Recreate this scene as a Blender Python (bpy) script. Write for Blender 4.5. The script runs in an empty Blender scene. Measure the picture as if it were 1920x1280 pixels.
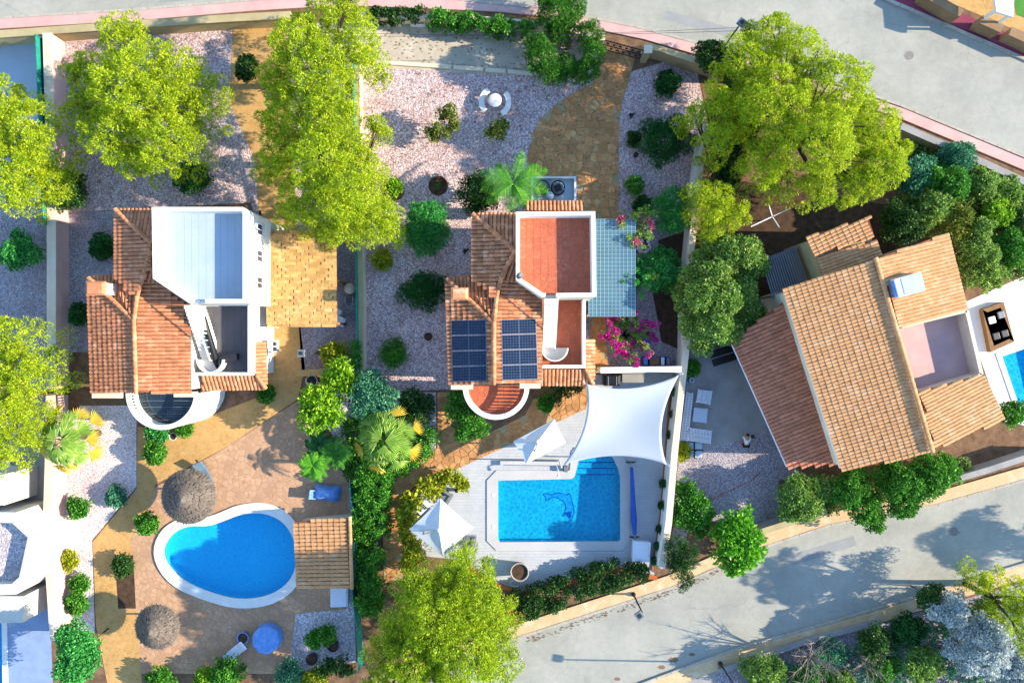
import bpy, bmesh, math, random
import numpy as np
from mathutils import Vector, Matrix, geometry
R = math.radians
random.seed(7); rng = np.random.default_rng(7)
scene = bpy.context.scene
COL = scene.collection

# ---------------------------------------------------------------- camera, sky, sun, exposure
H, K = 48.0, 27.0            # drone height in metres, picture units of the plan per metre of ground
cam = bpy.data.cameras.new('camera'); camo = bpy.data.objects.new('camera', cam); COL.objects.link(camo)
camo.location = (0, 0, H); camo.rotation_euler = (0, 0, 0)
cam.sensor_width = 36; cam.lens = 36 * H / (1920 / K); cam.clip_start = .5; cam.clip_end = 3000
scene.camera = camo
world = bpy.data.worlds.new('World'); scene.world = world; world.use_nodes = True
wn = world.node_tree.nodes; wl = world.node_tree.links
sky = wn.new('ShaderNodeTexSky'); sky.sky_type = 'NISHITA'; sky.sun_disc = False
SUN_EL, SUN_AZ = 23.5, 91.0
sky.sun_elevation = R(SUN_EL); sky.sun_rotation = R(SUN_AZ); sky.air_density = 1.0; sky.dust_density = .0; sky.ozone_density = 2.8
bg = wn['Background']; bg.inputs['Strength'].default_value = .14
wl.new(sky.outputs['Color'], bg.inputs['Color'])
sun = bpy.data.lights.new('sun', 'SUN'); suno = bpy.data.objects.new('sun', sun); COL.objects.link(suno)
sun.energy = 3.5; sun.angle = R(.5); sun.color = (1, .885, .70)
sd = Vector((math.sin(R(SUN_AZ)) * math.cos(R(SUN_EL)), math.cos(R(SUN_AZ)) * math.cos(R(SUN_EL)), math.sin(R(SUN_EL))))
suno.rotation_euler = (-sd).to_track_quat('-Z', 'Y').to_euler(); suno.location = sd * 60
vs = scene.view_settings; vs.view_transform = 'Standard'; vs.look = 'None'; vs.gamma = 1; vs.use_curve_mapping = False
vs.exposure = 1.9
scene.cycles.max_bounces = 8; scene.cycles.transparent_max_bounces = 16
scene.cycles.use_denoising = True

# ---------------------------------------------------------------- plan helpers
def P(x, y, z=0.0):
    """plan point measured on a survey photo, for a feature at height z -> metres"""
    k = (H - z) / H / K
    return Vector(((x - 960) * k, (640 - y) * k, z))
def PP(pts, z=0.0): return [P(x, y, z) for x, y in pts]
def xy(pts, z=0.0): return [(p.x, p.y) for p in PP(pts, z)]
class Plane:
    def __init__(s, a, b, c):
        s.n = (b - a).cross(c - a).normalized(); s.n = s.n if s.n.z > 0 else -s.n; s.a = a
    def hit(s, x, y, off=0.0):
        o = Vector((0, 0, H)); d = P(x, y, 0) - o
        t = ((s.a + s.n * off) - o).dot(s.n) / d.dot(s.n)
        return o + d * t
def inside(pt, poly):
    x, y = pt; r = False; j = len(poly) - 1
    for i in range(len(poly)):
        xi, yi = poly[i][0], poly[i][1]; xj, yj = poly[j][0], poly[j][1]
        if (yi > y) != (yj > y) and x < (xj - xi) * (y - yi) / (yj - yi) + xi: r = not r
        j = i
    return r
def area2(p): return sum(p[i - 1][0] * p[i][1] - p[i][0] * p[i - 1][1] for i in range(len(p)))
def ccw(p): return list(p) if area2(p) > 0 else list(p)[::-1]
def clip(sub, con):
    """Sutherland-Hodgman: subject polygon against convex ccw polygon"""
    out = list(sub)
    for i in range(len(con)):
        a, b = con[i - 1], con[i]; inp, out = out, []
        if not inp: break
        f = lambda p: (b[0] - a[0]) * (p[1] - a[1]) - (b[1] - a[1]) * (p[0] - a[0])
        s = inp[-1]; fs = f(s)
        for e in inp:
            fe = f(e)
            if (fe >= 0) != (fs >= 0):
                t = fs / (fs - fe); out.append((s[0] + (e[0] - s[0]) * t, s[1] + (e[1] - s[1]) * t))
            if fe >= 0: out.append((e[0], e[1]))
            s, fs = e, fe
    return out
def inset(poly, d):
    p = [Vector((q[0], q[1])) for q in ccw(poly)]; n = len(p); out = []
    for i in range(n):
        a, b, c = p[i - 1], p[i], p[(i + 1) % n]
        e1, e2 = (b - a).normalized(), (c - b).normalized()
        n1, n2 = Vector((-e1.y, e1.x)), Vector((-e2.y, e2.x))
        m = (n1 + n2); m = m / max(m.dot(n1), .3)
        out.append((b.x + m.x * d, b.y + m.y * d))
    return out
def strip(pts, w):
    p = [Vector((q[0], q[1])) for q in pts]; l, r = [], []
    for i in range(len(p)):
        a = p[max(i - 1, 0)]; c = p[min(i + 1, len(p) - 1)]; e = (c - a).normalized(); n = Vector((-e.y, e.x))
        l.append(tuple(p[i] + n * w / 2)); r.append(tuple(p[i] - n * w / 2))
    return l + r[::-1]
def smoothpoly(pts, k=3):
    for _ in range(k):
        q = []
        for i in range(len(pts)):
            a, b = pts[i], pts[(i + 1) % len(pts)]
            q += [(a[0] * .75 + b[0] * .25, a[1] * .75 + b[1] * .25), (a[0] * .25 + b[0] * .75, a[1] * .25 + b[1] * .75)]
        pts = q
    return pts
def circ(cx, cy, r, n=24, a0=0, a1=360):
    full = a1 - a0 >= 360
    return [(cx + r * math.cos(R(a0 + (a1 - a0) * i / (n if full else n - 1))), cy + r * math.sin(R(a0 + (a1 - a0) * i / (n if full else n - 1)))) for i in range(n)]

# ---------------------------------------------------------------- objects
def W(o):
    m = o.matrix_basis.copy()
    return W(o.parent) @ o.matrix_parent_inverse @ m if o.parent else m
def pin(o, parent):
    if parent is not None:
        o.parent = parent; o.matrix_parent_inverse = W(parent).inverted()
    return o
def tag(o, label=None, cat=None, group=None, kind=None):
    for k, v in (('label', label), ('category', cat), ('group', group), ('kind', kind)):
        if v: o[k] = v
    return o
def thing(name, label, cat, loc=(0, 0, 0), group=None):
    o = bpy.data.objects.new(name, None); COL.objects.link(o); o.location = loc; o.empty_display_size = .2
    return tag(o, label, cat, group)
def dup(root, parent=None):
    c = root.copy(); COL.objects.link(c)
    if parent: c.parent = parent
    for ch in list(root.children):
        dup(ch, c)
    return c
class MB:
    def __init__(s): s.v, s.f = [], []
    def add(s, vs, fs):
        b = len(s.v); s.v += [tuple(q) for q in vs]; s.f += [tuple(b + i for i in f) for f in fs]; return s
    def prism(s, poly, z0, z1, bottom=True):
        p = ccw(poly); n = len(p)
        fs = [tuple(range(n, 2 * n))] + ([tuple(range(n - 1, -1, -1))] if bottom else []) + [(i, (i + 1) % n, n + (i + 1) % n, n + i) for i in range(n)]
        return s.add([(q[0], q[1], z0) for q in p] + [(q[0], q[1], z1) for q in p], fs)
    def box(s, c, d, rz=0, tilt=None):
        m = Matrix.Translation(c) @ Matrix.Rotation(rz, 4, 'Z')
        if tilt: m = m @ tilt.to_4x4()
        vs = [m @ Vector((x * d[0] / 2, y * d[1] / 2, z * d[2] / 2)) for z in (-1, 1) for y in (-1, 1) for x in (-1, 1)]
        return s.add(vs, [(0, 2, 3, 1), (4, 5, 7, 6), (0, 1, 5, 4), (2, 6, 7, 3), (0, 4, 6, 2), (1, 3, 7, 5)])
    def bar(s, a, b, w, h):
        a, b = Vector(a), Vector(b); d = b - a; L = d.length; z = d / L
        x = Vector((0, 0, 1)).cross(z); x = Vector((1, 0, 0)) if x.length < 1e-4 else x.normalized(); y = z.cross(x)
        vs = [a + x * i * w / 2 + y * j * h / 2 + z * k for k in (0, L) for j in (-1, 1) for i in (-1, 1)]
        return s.add(vs, [(0, 2, 3, 1), (4, 5, 7, 6), (0, 1, 5, 4), (2, 6, 7, 3), (0, 4, 6, 2), (1, 3, 7, 5)])
    def tube(s, pts, rad, n=8, caps=True):
        pts = [Vector(p) for p in pts]; rad = rad if isinstance(rad, (list, tuple)) else [rad] * len(pts)
        vs, fs = [], []; x = None
        for i, p in enumerate(pts):
            d = (pts[min(i + 1, len(pts) - 1)] - pts[max(i - 1, 0)]).normalized()
            if x is None: x = d.orthogonal().normalized()
            x = (x - d * x.dot(d)).normalized(); y = d.cross(x)
            vs += [p + (x * math.cos(2 * math.pi * k / n) + y * math.sin(2 * math.pi * k / n)) * rad[i] for k in range(n)]
        for i in range(len(pts) - 1):
            fs += [(i * n + k, i * n + (k + 1) % n, (i + 1) * n + (k + 1) % n, (i + 1) * n + k) for k in range(n)]
        if caps: fs += [tuple(range(n - 1, -1, -1)), tuple(range((len(pts) - 1) * n, len(pts) * n))]
        return s.add(vs, fs)
    def lathe(s, prof, c, n=20):
        vs, fs = [], []
        for r, z in prof: vs += [(c[0] + r * math.cos(2 * math.pi * k / n), c[1] + r * math.sin(2 * math.pi * k / n), c[2] + z) for k in range(n)]
        for i in range(len(prof) - 1): fs += [(i * n + k, i * n + (k + 1) % n, (i + 1) * n + (k + 1) % n, (i + 1) * n + k) for k in range(n)]
        if prof[0][0] > .001: fs.append(tuple(range(n - 1, -1, -1)))
        if prof[-1][0] > .001: fs.append(tuple(range((len(prof) - 1) * n, len(prof) * n)))
        return s.add(vs, fs)
    def ring(s, outer, inner, z0, z1):
        n = len(outer)
        vs = [(p[0], p[1], z) for z in (z0, z1) for q in (outer, inner) for p in q]
        o0, i0, o1, i1 = 0, n, 2 * n, 3 * n; fs = []
        for k in range(n):
            j = (k + 1) % n
            fs += [(o1 + k, o1 + j, i1 + j, i1 + k), (o0 + k, o0 + j, o1 + j, o1 + k), (i0 + j, i0 + k, i1 + k, i1 + j), (o0 + j, o0 + k, i0 + k, i0 + j)]
        return s.add(vs, fs)
    def mesh(s, name, mat, smooth=False):
        me = bpy.data.meshes.new(name); me.from_pydata(s.v, [], s.f); me.update()
        me.materials.append(mat)
        if smooth: me.polygons.foreach_set('use_smooth', [True] * len(me.polygons))
        return me
    def build(s, name, mat, parent=None, smooth=False, bev=0):
        o = bpy.data.objects.new(name, s.mesh(name, mat, smooth)); COL.objects.link(o)
        bm = bmesh.new(); bm.from_mesh(o.data); bmesh.ops.recalc_face_normals(bm, faces=bm.faces); bm.to_mesh(o.data); bm.free()
        if bev:
            b = o.modifiers.new('bevel', 'BEVEL'); b.width = bev; b.segments = 2; b.limit_method = 'ANGLE'
        return pin(o, parent)
def holes(name, outer, inners, z, mat, kind='structure', parent=None):
    loops = [[Vector((p[0], p[1], z)) for p in ccw(l)] for l in [outer] + inners]
    tri = geometry.tessellate_polygon(loops); vs = [v for l in loops for v in l]
    mb = MB(); mb.v = [tuple(v) for v in vs]; mb.f = [t for t in tri]
    o = mb.build(name, mat, parent)
    me = o.data
    if me.polygons and me.polygons[0].normal.z < 0: me.flip_normals()
    return tag(o, kind=kind)
def sheet(name, pts, z, mat, kind='structure'):
    mb = MB(); mb.add([(p[0], p[1], z) for p in ccw(pts)], [tuple(range(len(pts)))])
    return tag(mb.build(name, mat), kind=kind)

# ---------------------------------------------------------------- materials
def S(h):
    c = [int(h[i:i + 2], 16) / 255 for i in (0, 2, 4)]
    return tuple(v / 12.92 if v <= .04045 else ((v + .055) / 1.055) ** 2.4 for v in c) + (1,)
class NT:
    def __init__(s, name):
        s.m = bpy.data.materials.new(name); s.m.use_nodes = True; s.t = s.m.node_tree; s.n = s.t.nodes; s.b = s.n['Principled BSDF']; s.out = s.n['Material Output']
        s.pos = s.n.new('ShaderNodeNewGeometry')
    def L(s, a, b): s.t.links.new(a, b)
    def noise(s, sc, det=4, rough=.55, vec=None):
        n = s.n.new('ShaderNodeTexNoise'); n.inputs['Scale'].default_value = sc; n.inputs['Detail'].default_value = det; n.inputs['Roughness'].default_value = rough
        s.L(vec or s.pos.outputs['Position'], n.inputs['Vector']); return n.outputs['Fac']
    def ramp(s, fac, stops, const=False):
        r = s.n.new('ShaderNodeValToRGB'); e = r.color_ramp.elements
        if const: r.color_ramp.interpolation = 'CONSTANT'
        while len(e) < len(stops): e.new(.5)
        for k, (p, c) in enumerate(stops): e[k].position = p; e[k].color = c if not isinstance(c, str) else S(c)
        s.L(fac, r.inputs['Fac']); return r.outputs['Color']
    def mix(s, fac, a, b, mode='MIX'):
        m = s.n.new('ShaderNodeMix'); m.data_type = 'RGBA'; m.blend_type = mode
        for sock, v in ((m.inputs[0], fac), (m.inputs[6], a), (m.inputs[7], b)):
            if isinstance(v, bpy.types.NodeSocket): s.L(v, sock)
            else: sock.default_value = v
        return m.outputs[2]
    def math(s, op, a, b=None):
        m = s.n.new('ShaderNodeMath'); m.operation = op
        for k, v in enumerate((a, b)):
            if v is None: continue
            if isinstance(v, bpy.types.NodeSocket): s.L(v, m.inputs[k])
            else: m.inputs[k].default_value = v
        return m.outputs[0]
    def rnd(s):
        o = s.n.new('ShaderNodeObjectInfo'); return s.math('FRACT', s.math('ADD', o.outputs['Random'], s.pos.outputs['Random Per Island']))
    def bump(s, h, st=.4, d=.02):
        b = s.n.new('ShaderNodeBump'); b.inputs['Strength'].default_value = st; b.inputs['Distance'].default_value = d
        s.L(h, b.inputs['Height']); s.L(b.outputs['Normal'], s.b.inputs['Normal'])
    def vor(s, sc, feat='F1', vec=None):
        v = s.n.new('ShaderNodeTexVoronoi'); v.feature = feat; v.inputs['Scale'].default_value = sc; s.L(vec or s.pos.outputs['Position'], v.inputs['Vector']); return v
    def done(s, col=None, rough=.8, spec=.3, metal=0):
        if col is not None:
            if isinstance(col, bpy.types.NodeSocket): s.L(col, s.b.inputs['Base Color'])
            else: s.b.inputs['Base Color'].default_value = col
        s.b.inputs['Roughness'].default_value = rough; s.b.inputs['Specular IOR Level'].default_value = spec; s.b.inputs['Metallic'].default_value = metal
        return s.m
def mat(name, c1, c2=None, sc=1.5, rough=.8, spec=.3, bump=.25, bsc=18, rnd=0, speck=0, metal=0, c3=None):
    t = NT(name); c1 = S(c1); c2 = S(c2) if c2 else tuple(v * .8 for v in c1[:3]) + (1,)
    n = t.noise(sc, 6, .62); stops = [(.32, c1), (.68, c2)]
    if c3: stops = [(.28, c1), (.5, c2), (.74, S(c3))]
    col = t.ramp(n, stops)
    if rnd:
        r = t.math('ADD', t.math('MULTIPLY', t.rnd(), rnd * 2), 1 - rnd)
        c = t.n.new('ShaderNodeCombineColor'); [t.L(r, c.inputs[k]) for k in range(3)]
        col = t.mix(1.0, col, c.outputs[0], 'MULTIPLY')
    if speck:
        f = t.noise(bsc * 1.3, 3, .7); g = t.ramp(f, [(.3, (1 - speck,) * 3 + (1,)), (.7, (1 + speck * .5,) * 3 + (1,))]); col = t.mix(1.0, col, g, 'MULTIPLY')
    if bump: t.bump(t.noise(bsc, 5, .65), bump, .03)
    return t.done(col, rough, spec, metal)
def gravel(name, cols, sc=9, tint=None):
    t = NT(name); v = t.vor(sc); sep = t.n.new('ShaderNodeSeparateColor'); t.L(v.outputs['Color'], sep.inputs[0])
    col = t.ramp(sep.outputs[0], [(k / len(cols), c) for k, c in enumerate(cols)], True)
    gap = t.ramp(v.outputs['Distance'], [(.25, (1, 1, 1, 1)), (.75, (.62, .58, .58, 1))])
    col = t.mix(1.0, col, gap, 'MULTIPLY')
    big = t.ramp(t.noise(.35, 5, .6), [(.3, (.84, .76, .76, 1)), (.7, (1.08, 1.08, 1.08, 1))]); col = t.mix(1.0, col, big, 'MULTIPLY')
    col = t.mix(t.ramp(t.noise(.9, 6, .7), [(.56, (0, 0, 0, 1)), (.72, (.5, .5, .5, 1))]), col, S('8a6a5c'))
    t.bump(t.math('SUBTRACT', 1.0, v.outputs['Distance']), .5, .05)
    return t.done(col, .9, .2)
def paver(name, a, b, joint, sc):
    t = NT(name); v = t.vor(sc); e = t.vor(sc, 'DISTANCE_TO_EDGE'); sep = t.n.new('ShaderNodeSeparateColor'); t.L(v.outputs['Color'], sep.inputs[0])
    col = t.ramp(sep.outputs[0], [(0, a), (1, b)]); col = t.mix(1.0, col, t.ramp(t.noise(.7, 6), [(.3, (.82, .8, .78, 1)), (.7, (1.08, 1.06, 1.05, 1))]), 'MULTIPLY')
    col = t.mix(t.ramp(e.outputs['Distance'], [(.02, (1, 1, 1, 1)), (.06, (0, 0, 0, 1))]), col, S(joint)); col = t.mix(1.0, col, t.ramp(t.noise(24, 3), [(.3, (.86, .86, .86, 1)), (.7, (1.06, 1.06, 1.06, 1))]), 'MULTIPLY')
    t.bump(e.outputs['Distance'], .3, .03); return t.done(col, .9, .2)
def asphalt(name):
    t = NT(name); col = t.ramp(t.noise(.25, 7, .65), [(.25, S('8c8a80')), (.5, S('9c9a8e')), (.75, S('a8a498'))])
    nz = t.n.new('ShaderNodeTexNoise'); nz.inputs['Scale'].default_value = 1.2; nz.inputs['Detail'].default_value = 5; t.L(t.pos.outputs['Position'], nz.inputs['Vector'])
    ad = t.n.new('ShaderNodeVectorMath'); ad.operation = 'MULTIPLY_ADD'; ad.inputs[1].default_value = (.9, .9, 0); t.L(nz.outputs['Color'], ad.inputs[0]); t.L(t.pos.outputs['Position'], ad.inputs[2])
    e = t.vor(.16, 'DISTANCE_TO_EDGE', ad.outputs[0]); col = t.mix(t.ramp(e.outputs['Distance'], [(.001, (.28, .28, .28, 1)), (.0045, (0, 0, 0, 1))]), col, S('6a6966'))
    col = t.mix(1.0, col, t.ramp(t.noise(2.2, 6, .7), [(.3, (.9, .9, .9, 1)), (.65, (1.04, 1.04, 1.04, 1))]), 'MULTIPLY'); col = t.mix(1.0, col, t.ramp(t.noise(38, 3, .7), [(.3, (.82, .82, .82, 1)), (.7, (1.08, 1.08, 1.08, 1))]), 'MULTIPLY')
    t.bump(t.noise(40, 4), .3, .02); return t.done(col, .92, .15)
def foliage(name, dark, light, tip=None, trans=.3, rough=.55):
    t = NT(name); a, b = S(dark), S(light)
    r = t.pos.outputs['Random Per Island']
    col = t.ramp(r, [(0, a), (.55, tuple((x + y) / 2 for x, y in zip(a, b))), (.85, b), (1, S(tip) if tip else b)])
    col = t.mix(1.0, col, t.ramp(t.noise(.8, 3), [(.3, (.78, .85, .8, 1)), (.7, (1.15, 1.1, 1.05, 1))]), 'MULTIPLY')
    m = t.done(col, rough, .25)
    tr = t.n.new('ShaderNodeBsdfTranslucent'); t.L(col, tr.inputs['Color'])
    ms = t.n.new('ShaderNodeMixShader'); ms.inputs[0].default_value = trans
    t.L(t.b.outputs[0], ms.inputs[1]); t.L(tr.outputs[0], ms.inputs[2]); t.L(ms.outputs[0], t.out.inputs['Surface'])
    return m
def water(name, tint, lo):
    t = NT(name); n = t.noise(2.2, 2)
    mp = t.n.new('ShaderNodeMapping'); t.L(t.pos.outputs['Position'], mp.inputs['Vector'])
    add = t.n.new('ShaderNodeVectorMath'); add.operation = 'ADD'
    nz = t.n.new('ShaderNodeTexNoise'); nz.inputs['Scale'].default_value = 2.4; nz.inputs['Detail'].default_value = 2; t.L(t.pos.outputs['Position'], nz.inputs['Vector'])
    sc = t.n.new('ShaderNodeVectorMath'); sc.operation = 'SCALE'; sc.inputs['Scale'].default_value = .35; t.L(nz.outputs['Color'], sc.inputs[0])
    t.L(mp.outputs[0], add.inputs[0]); t.L(sc.outputs[0], add.inputs[1])
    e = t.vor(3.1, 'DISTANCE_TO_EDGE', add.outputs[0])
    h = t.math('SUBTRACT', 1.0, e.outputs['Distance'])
    tb = t.n.new('ShaderNodeBsdfTransparent'); col = t.ramp(e.outputs['Distance'], [(0.0, (1, 1, 1, 1)), (.04, (.86, .93, .96, 1)), (.16, lo)])  # pale cell edges put a caustic light network into the water colour
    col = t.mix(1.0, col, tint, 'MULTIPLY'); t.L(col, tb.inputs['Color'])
    g = t.n.new('ShaderNodeBsdfGlossy'); g.inputs['Roughness'].default_value = .03
    b = t.n.new('ShaderNodeBump'); b.inputs['Strength'].default_value = .22; b.inputs['Distance'].default_value = .05; t.L(h, b.inputs['Height']); t.L(b.outputs[0], g.inputs['Normal'])
    fr = t.n.new('ShaderNodeFresnel'); fr.inputs['IOR'].default_value = 1.33; t.L(b.outputs[0], fr.inputs['Normal'])
    ff = t.math('MULTIPLY', fr.outputs[0], t.math('SUBTRACT', 1.0, t.pos.outputs['Backfacing']))
    ms = t.n.new('ShaderNodeMixShader'); t.L(ff, ms.inputs[0]); t.L(tb.outputs[0], ms.inputs[1]); t.L(g.outputs[0], ms.inputs[2]); t.L(ms.outputs[0], t.out.inputs['Surface'])
    return t.m
def glassy(name, tint, fac=.5, rough=.1):
    t = NT(name); tb = t.n.new('ShaderNodeBsdfTransparent'); tb.inputs[0].default_value = S(tint)
    t.done(t.ramp(t.noise(1.3, 5), [(.3, S(tint)), (.7, tuple(v * .8 for v in S(tint)[:3]) + (1,))]), rough, .5); ms = t.n.new('ShaderNodeMixShader'); ms.inputs[0].default_value = fac
    t.L(tb.outputs[0], ms.inputs[1]); t.L(t.b.outputs[0], ms.inputs[2]); t.L(ms.outputs[0], t.out.inputs['Surface']); return t.m
def cloth(name, c, trans=.12):
    t = NT(name); t.bump(t.noise(3, 4), .12, .05)
    t.done(S(c), .85, .2); tr = t.n.new('ShaderNodeBsdfTranslucent'); tr.inputs[0].default_value = S(c)
    ms = t.n.new('ShaderNodeMixShader'); ms.inputs[0].default_value = trans; t.L(t.b.outputs[0], ms.inputs[1]); t.L(tr.outputs[0], ms.inputs[2]); t.L(ms.outputs[0], t.out.inputs['Surface']); return t.m

M = {}
M['gravel'] = gravel('pink_white_gravel', ['d4c4c0', 'c0aca8', 'e0d4d0', 'a89496', 'd0b6b0', 'b09692', 'dacccb', 'c6aaa2'], 11.5)
M['gravel_grey'] = gravel('grey_gravel', ['aaa6aa', '96929a', 'b8b4b8', '8c888e', 'a49c9c', '9a9294', 'b0acb0'], 13)
M['gravel_blue'] = gravel('pale_gravel', ['d6d2d0', 'b8b4b8', 'e0dcda', 'a8a6ac', 'ccc4c2', 'b4aeb0'], 11)
M['white_gravel'] = gravel('white_gravel', ['e2dad6', 'd6cac6', 'e8e2e0', 'd0c4c2', 'dcd0cc'], 12)
M['stones_white'] = gravel('white_pebbles', ['eeeae6', '8c847e', 'f2eeea', '6a625c', 'e0d8d2', '50483f'], 5)
M['soil'] = mat('soil', '5c4738', '3c2e24', 2.5, .95, .1, .6, 22, speck=.4)
M['soil_dry'] = mat('dry_soil', '8a6c54', '5e4836', 1.6, .95, .1, .5, 20, speck=.35)
M['asphalt'] = asphalt('worn_asphalt')
M['asphalt_dk'] = mat('patched_asphalt', '92928e', '888884', 1.2, .92, .15, .35, 40, speck=.16)
M['concrete'] = mat('concrete', 'beb2a0', 'aa9e8c', .6, .9, .15, .3, 25, speck=.1, c3='c8beae')
M['concrete_grey'] = mat('grey_concrete', '9a9690', '86827e', .8, .9, .15, .3, 25, speck=.12)
M['pave_pink'] = mat('pink_paving', 'c8a49c', 'b8948e', .7, .9, .15, .3, 30, speck=.14)
M['pave_red'] = mat('red_paving', '8a3f4e', '74364a', .7, .9, .15, .3, 30, speck=.14)
M['pave_cream'] = mat('cream_paving', 'd0b48c', 'c0a27a', .9, .9, .15, .3, 30, speck=.18, c3='d8c4a6')
M['kerb'] = mat('kerb_stone', 'b0a89a', '9a9286', 2, .9, .15, .4, 25, speck=.15)
M['stone_tan'] = mat('tan_flagstone', 'c4925e', 'ae7a4a', 1.3, .85, .2, .5, 14, rnd=.2, speck=.18, c3='d0a674')
M['mortar'] = mat('mortar', 'b09a74', '98845e', 2, .95, .1, .4, 30, speck=.1)
M['brick_tan'] = paver('tan_path', 'bc9560', 'b08850', 'b8965f', 3.2)
M['tan_wall'] = mat('tan_wall', '94785a', '82684c', 1.2, .9, .15, .3, 24, speck=.15)
M['sand'] = paver('sandy_terrace', 'bc9878', 'ac886a', 'a07c60', 2.6)
M['deck'] = mat('grey_deck_tile', 'b2b2b2', 'a4a6a8', .9, .75, .25, .25, 30, rnd=.035, speck=.05)
M['joint'] = mat('deck_joint', '7c7e80', '72747a', 2, .9)
M['coping'] = mat('pool_coping', 'b4b2ae', 'aaa8a6', .6, .75, .25, .2, 30, speck=.05)
M['white'] = mat('white_render', 'e2e0da', 'd4d1c8', .9, .85, .2, .2, 30, speck=.06, c3='dcdad4')
M['white_old'] = mat('aged_white_render', 'c8c4b8', 'b4b0a4', .8, .88, .2, .25, 26, speck=.1)
M['cream'] = mat('cream_render', 'd8c8b0', 'c8b69c', .6, .85, .2, .25, 24, speck=.08)
M['cream_dk'] = mat('weathered_render', 'b0a078', '9c8c68', .8, .9, .15, .3, 24, speck=.14)
M['tile'] = mat('terracotta_tile', 'c88860', 'b0704a', 2.2, .8, .25, .35, 24, rnd=.28, speck=.22, c3='d8ac8a')
M['tile_base'] = mat('terracotta_under_tile', '96563a', '784430', 3, .9, .15, .3, 24, speck=.2)
M['tile_left'] = mat('terracotta_tile_weathered', 'c4845e', 'b4744e', 2.0, .8, .25, .3, 24, rnd=.2, speck=.16, c3='d09c78')
M['tile_sand'] = mat('sand_coloured_tile', 'c8986c', 'ba885a', 1.4, .85, .2, .3, 24, rnd=.09, speck=.1, c3='d0a67e')
M['tile_red'] = mat('brick_red_tile', 'c48262', 'b47254', 1.6, .85, .2, .3, 24, rnd=.18, speck=.2, c3='bc7c5e')
M['floor_red'] = mat('terracotta_floor', 'c06848', 'b05a3c', 5, .7, .3, .3, 9, rnd=.1, speck=.25, c3='c87a58')
M['grout'] = mat('pale_grout', 'c07a5c', 'b06a4c', 3, .9)
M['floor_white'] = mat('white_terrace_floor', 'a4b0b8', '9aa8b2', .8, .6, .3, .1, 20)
M['floor_grey'] = mat('grey_terrace_floor', '605e62', '545256', 1, .7, .3, .2, 20, speck=.1)
M['solar'] = mat('solar_cell', '121e32', '0e182a', 3, .07, .5, 0, rnd=.12)
M['solar_line'] = mat('solar_backsheet', '34465e', '2e4058', 3, .4, .4, 0)
M['alu'] = mat('aluminium', '8c949c', '7e868e', 4, .4, .5, 0, metal=.4)
M['metal_dk'] = mat('dark_metal', '2a2a2e', '202024', 4, .5, .4, .1, 30)
M['metal_grey'] = mat('grey_metal', '6c7276', '5c6266', 4, .5, .4, .1, 30)
M['black'] = mat('black_plastic', '161619', '101013', 4, .45, .4, .1, 30)
M['wicker'] = mat('grey_cushion', '6e7476', '5c6264', 3, .9, .2, .4, 40)
M['plastic_white'] = mat('white_plastic', 'd8dadf', 'ccced4', 3, .45, .4, .05, 20)
M['sail'] = cloth('sail_canvas', 'b0b6b9', .10)
M['parasol'] = cloth('parasol_canvas', 'c4c9cc', .12)
M['tarp'] = mat('blue_tarpaulin', '4a78b8', '6c94c8', 3, .5, .4, .5, 6)
M['blue_cover'] = mat('blue_pool_cover', '194ea6', '144292', 3, .45, .4, .3, 12)
M['pool_tile'] = mat('pool_mosaic', '2fb2cc', '26a8c6', 6, .35, .4, .1, 26, rnd=.06, speck=.06)
M['pool_tile_l'] = mat('pool_mosaic_deep', '38bce0', '2cb0da', 6, .35, .4, .1, 26, speck=.08)
M['mosaic_dk'] = mat('mosaic_navy', '0e4ea8', '0c4494', 6, .4, .4, .1, 26)
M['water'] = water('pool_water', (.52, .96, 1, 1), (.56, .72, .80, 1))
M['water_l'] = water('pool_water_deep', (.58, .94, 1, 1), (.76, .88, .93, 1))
M['canopy'] = glassy('blue_canopy_glass', '5c8698', .62, .2)
M['canopy_frame'] = mat('canopy_lath', '7a96a2', '6e8a96', 3, .6)
M['glass_dk'] = mat('window_glass', '26343e', '1c2a34', 1, .08, .6, 0)
M['thatch'] = mat('thatch', '7c7064', '60564c', 7, .95, .1, .9, 16, rnd=.2, speck=.35)
M['wood'] = mat('weathered_wood', '8a6844', '74563a', 3, .85, .2, .4, 20, rnd=.15)
M['wood_tan'] = mat('tan_shingle', 'bc9660', 'ac864e', 2.2, .85, .2, .3, 22, rnd=.22, speck=.14, c3='caaa7a')
M['bark'] = mat('bark', '5a4a3c', '43372d', 4, .95, .1, .8, 14)
M['bark_pale'] = mat('pale_bark', '8c8076', '786c62', 4, .95, .1, .6, 14)
M['fence_green'] = mat('green_fence_mesh', '1f8070', '17685c', 4, .6, .3, .2, 30)
M['skin'] = mat('skin', 'b8785a', 'aa6c50', 6, .6, .3, 0)
M['hair'] = mat('hair', '1c1412', '120d0b', 20, .7, .3, .2, 60)
M['shirt'] = mat('pale_shirt', 'd2d0c6', 'c4c2b8', 6, .9, .2, .3, 20)
M['shorts'] = mat('dark_shorts', '1e2228', '16191e', 6, .9, .2, .3, 20)
M['orange'] = mat('terracotta_pot', 'b0643c', '9a5430', 4, .85, .2, .2, 20)
M['rock'] = mat('grey_rock', '7c7872', '5c5854', 3, .9, .15, .7, 9, speck=.2)
M['terrace_shade_tint'] = mat('white_terrace_shade_tint', '8496b0', '7486a2', 1, .7, .3, .2, 20)  # white terrace; its shade is put into the blue-grey base colour
M['mosaic_mid'] = mat('mosaic_blue', '2698cc', '208cc2', 6, .4, .4, .1, 26)
M['manhole'] = mat('cast_iron', '7c7870', '6c6862', 4, .7, .4, .4, 30)
F = {}
F['pine'] = foliage('pine_needles', '6a8a14', 'c8d624', 'e4e654', .42)
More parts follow.
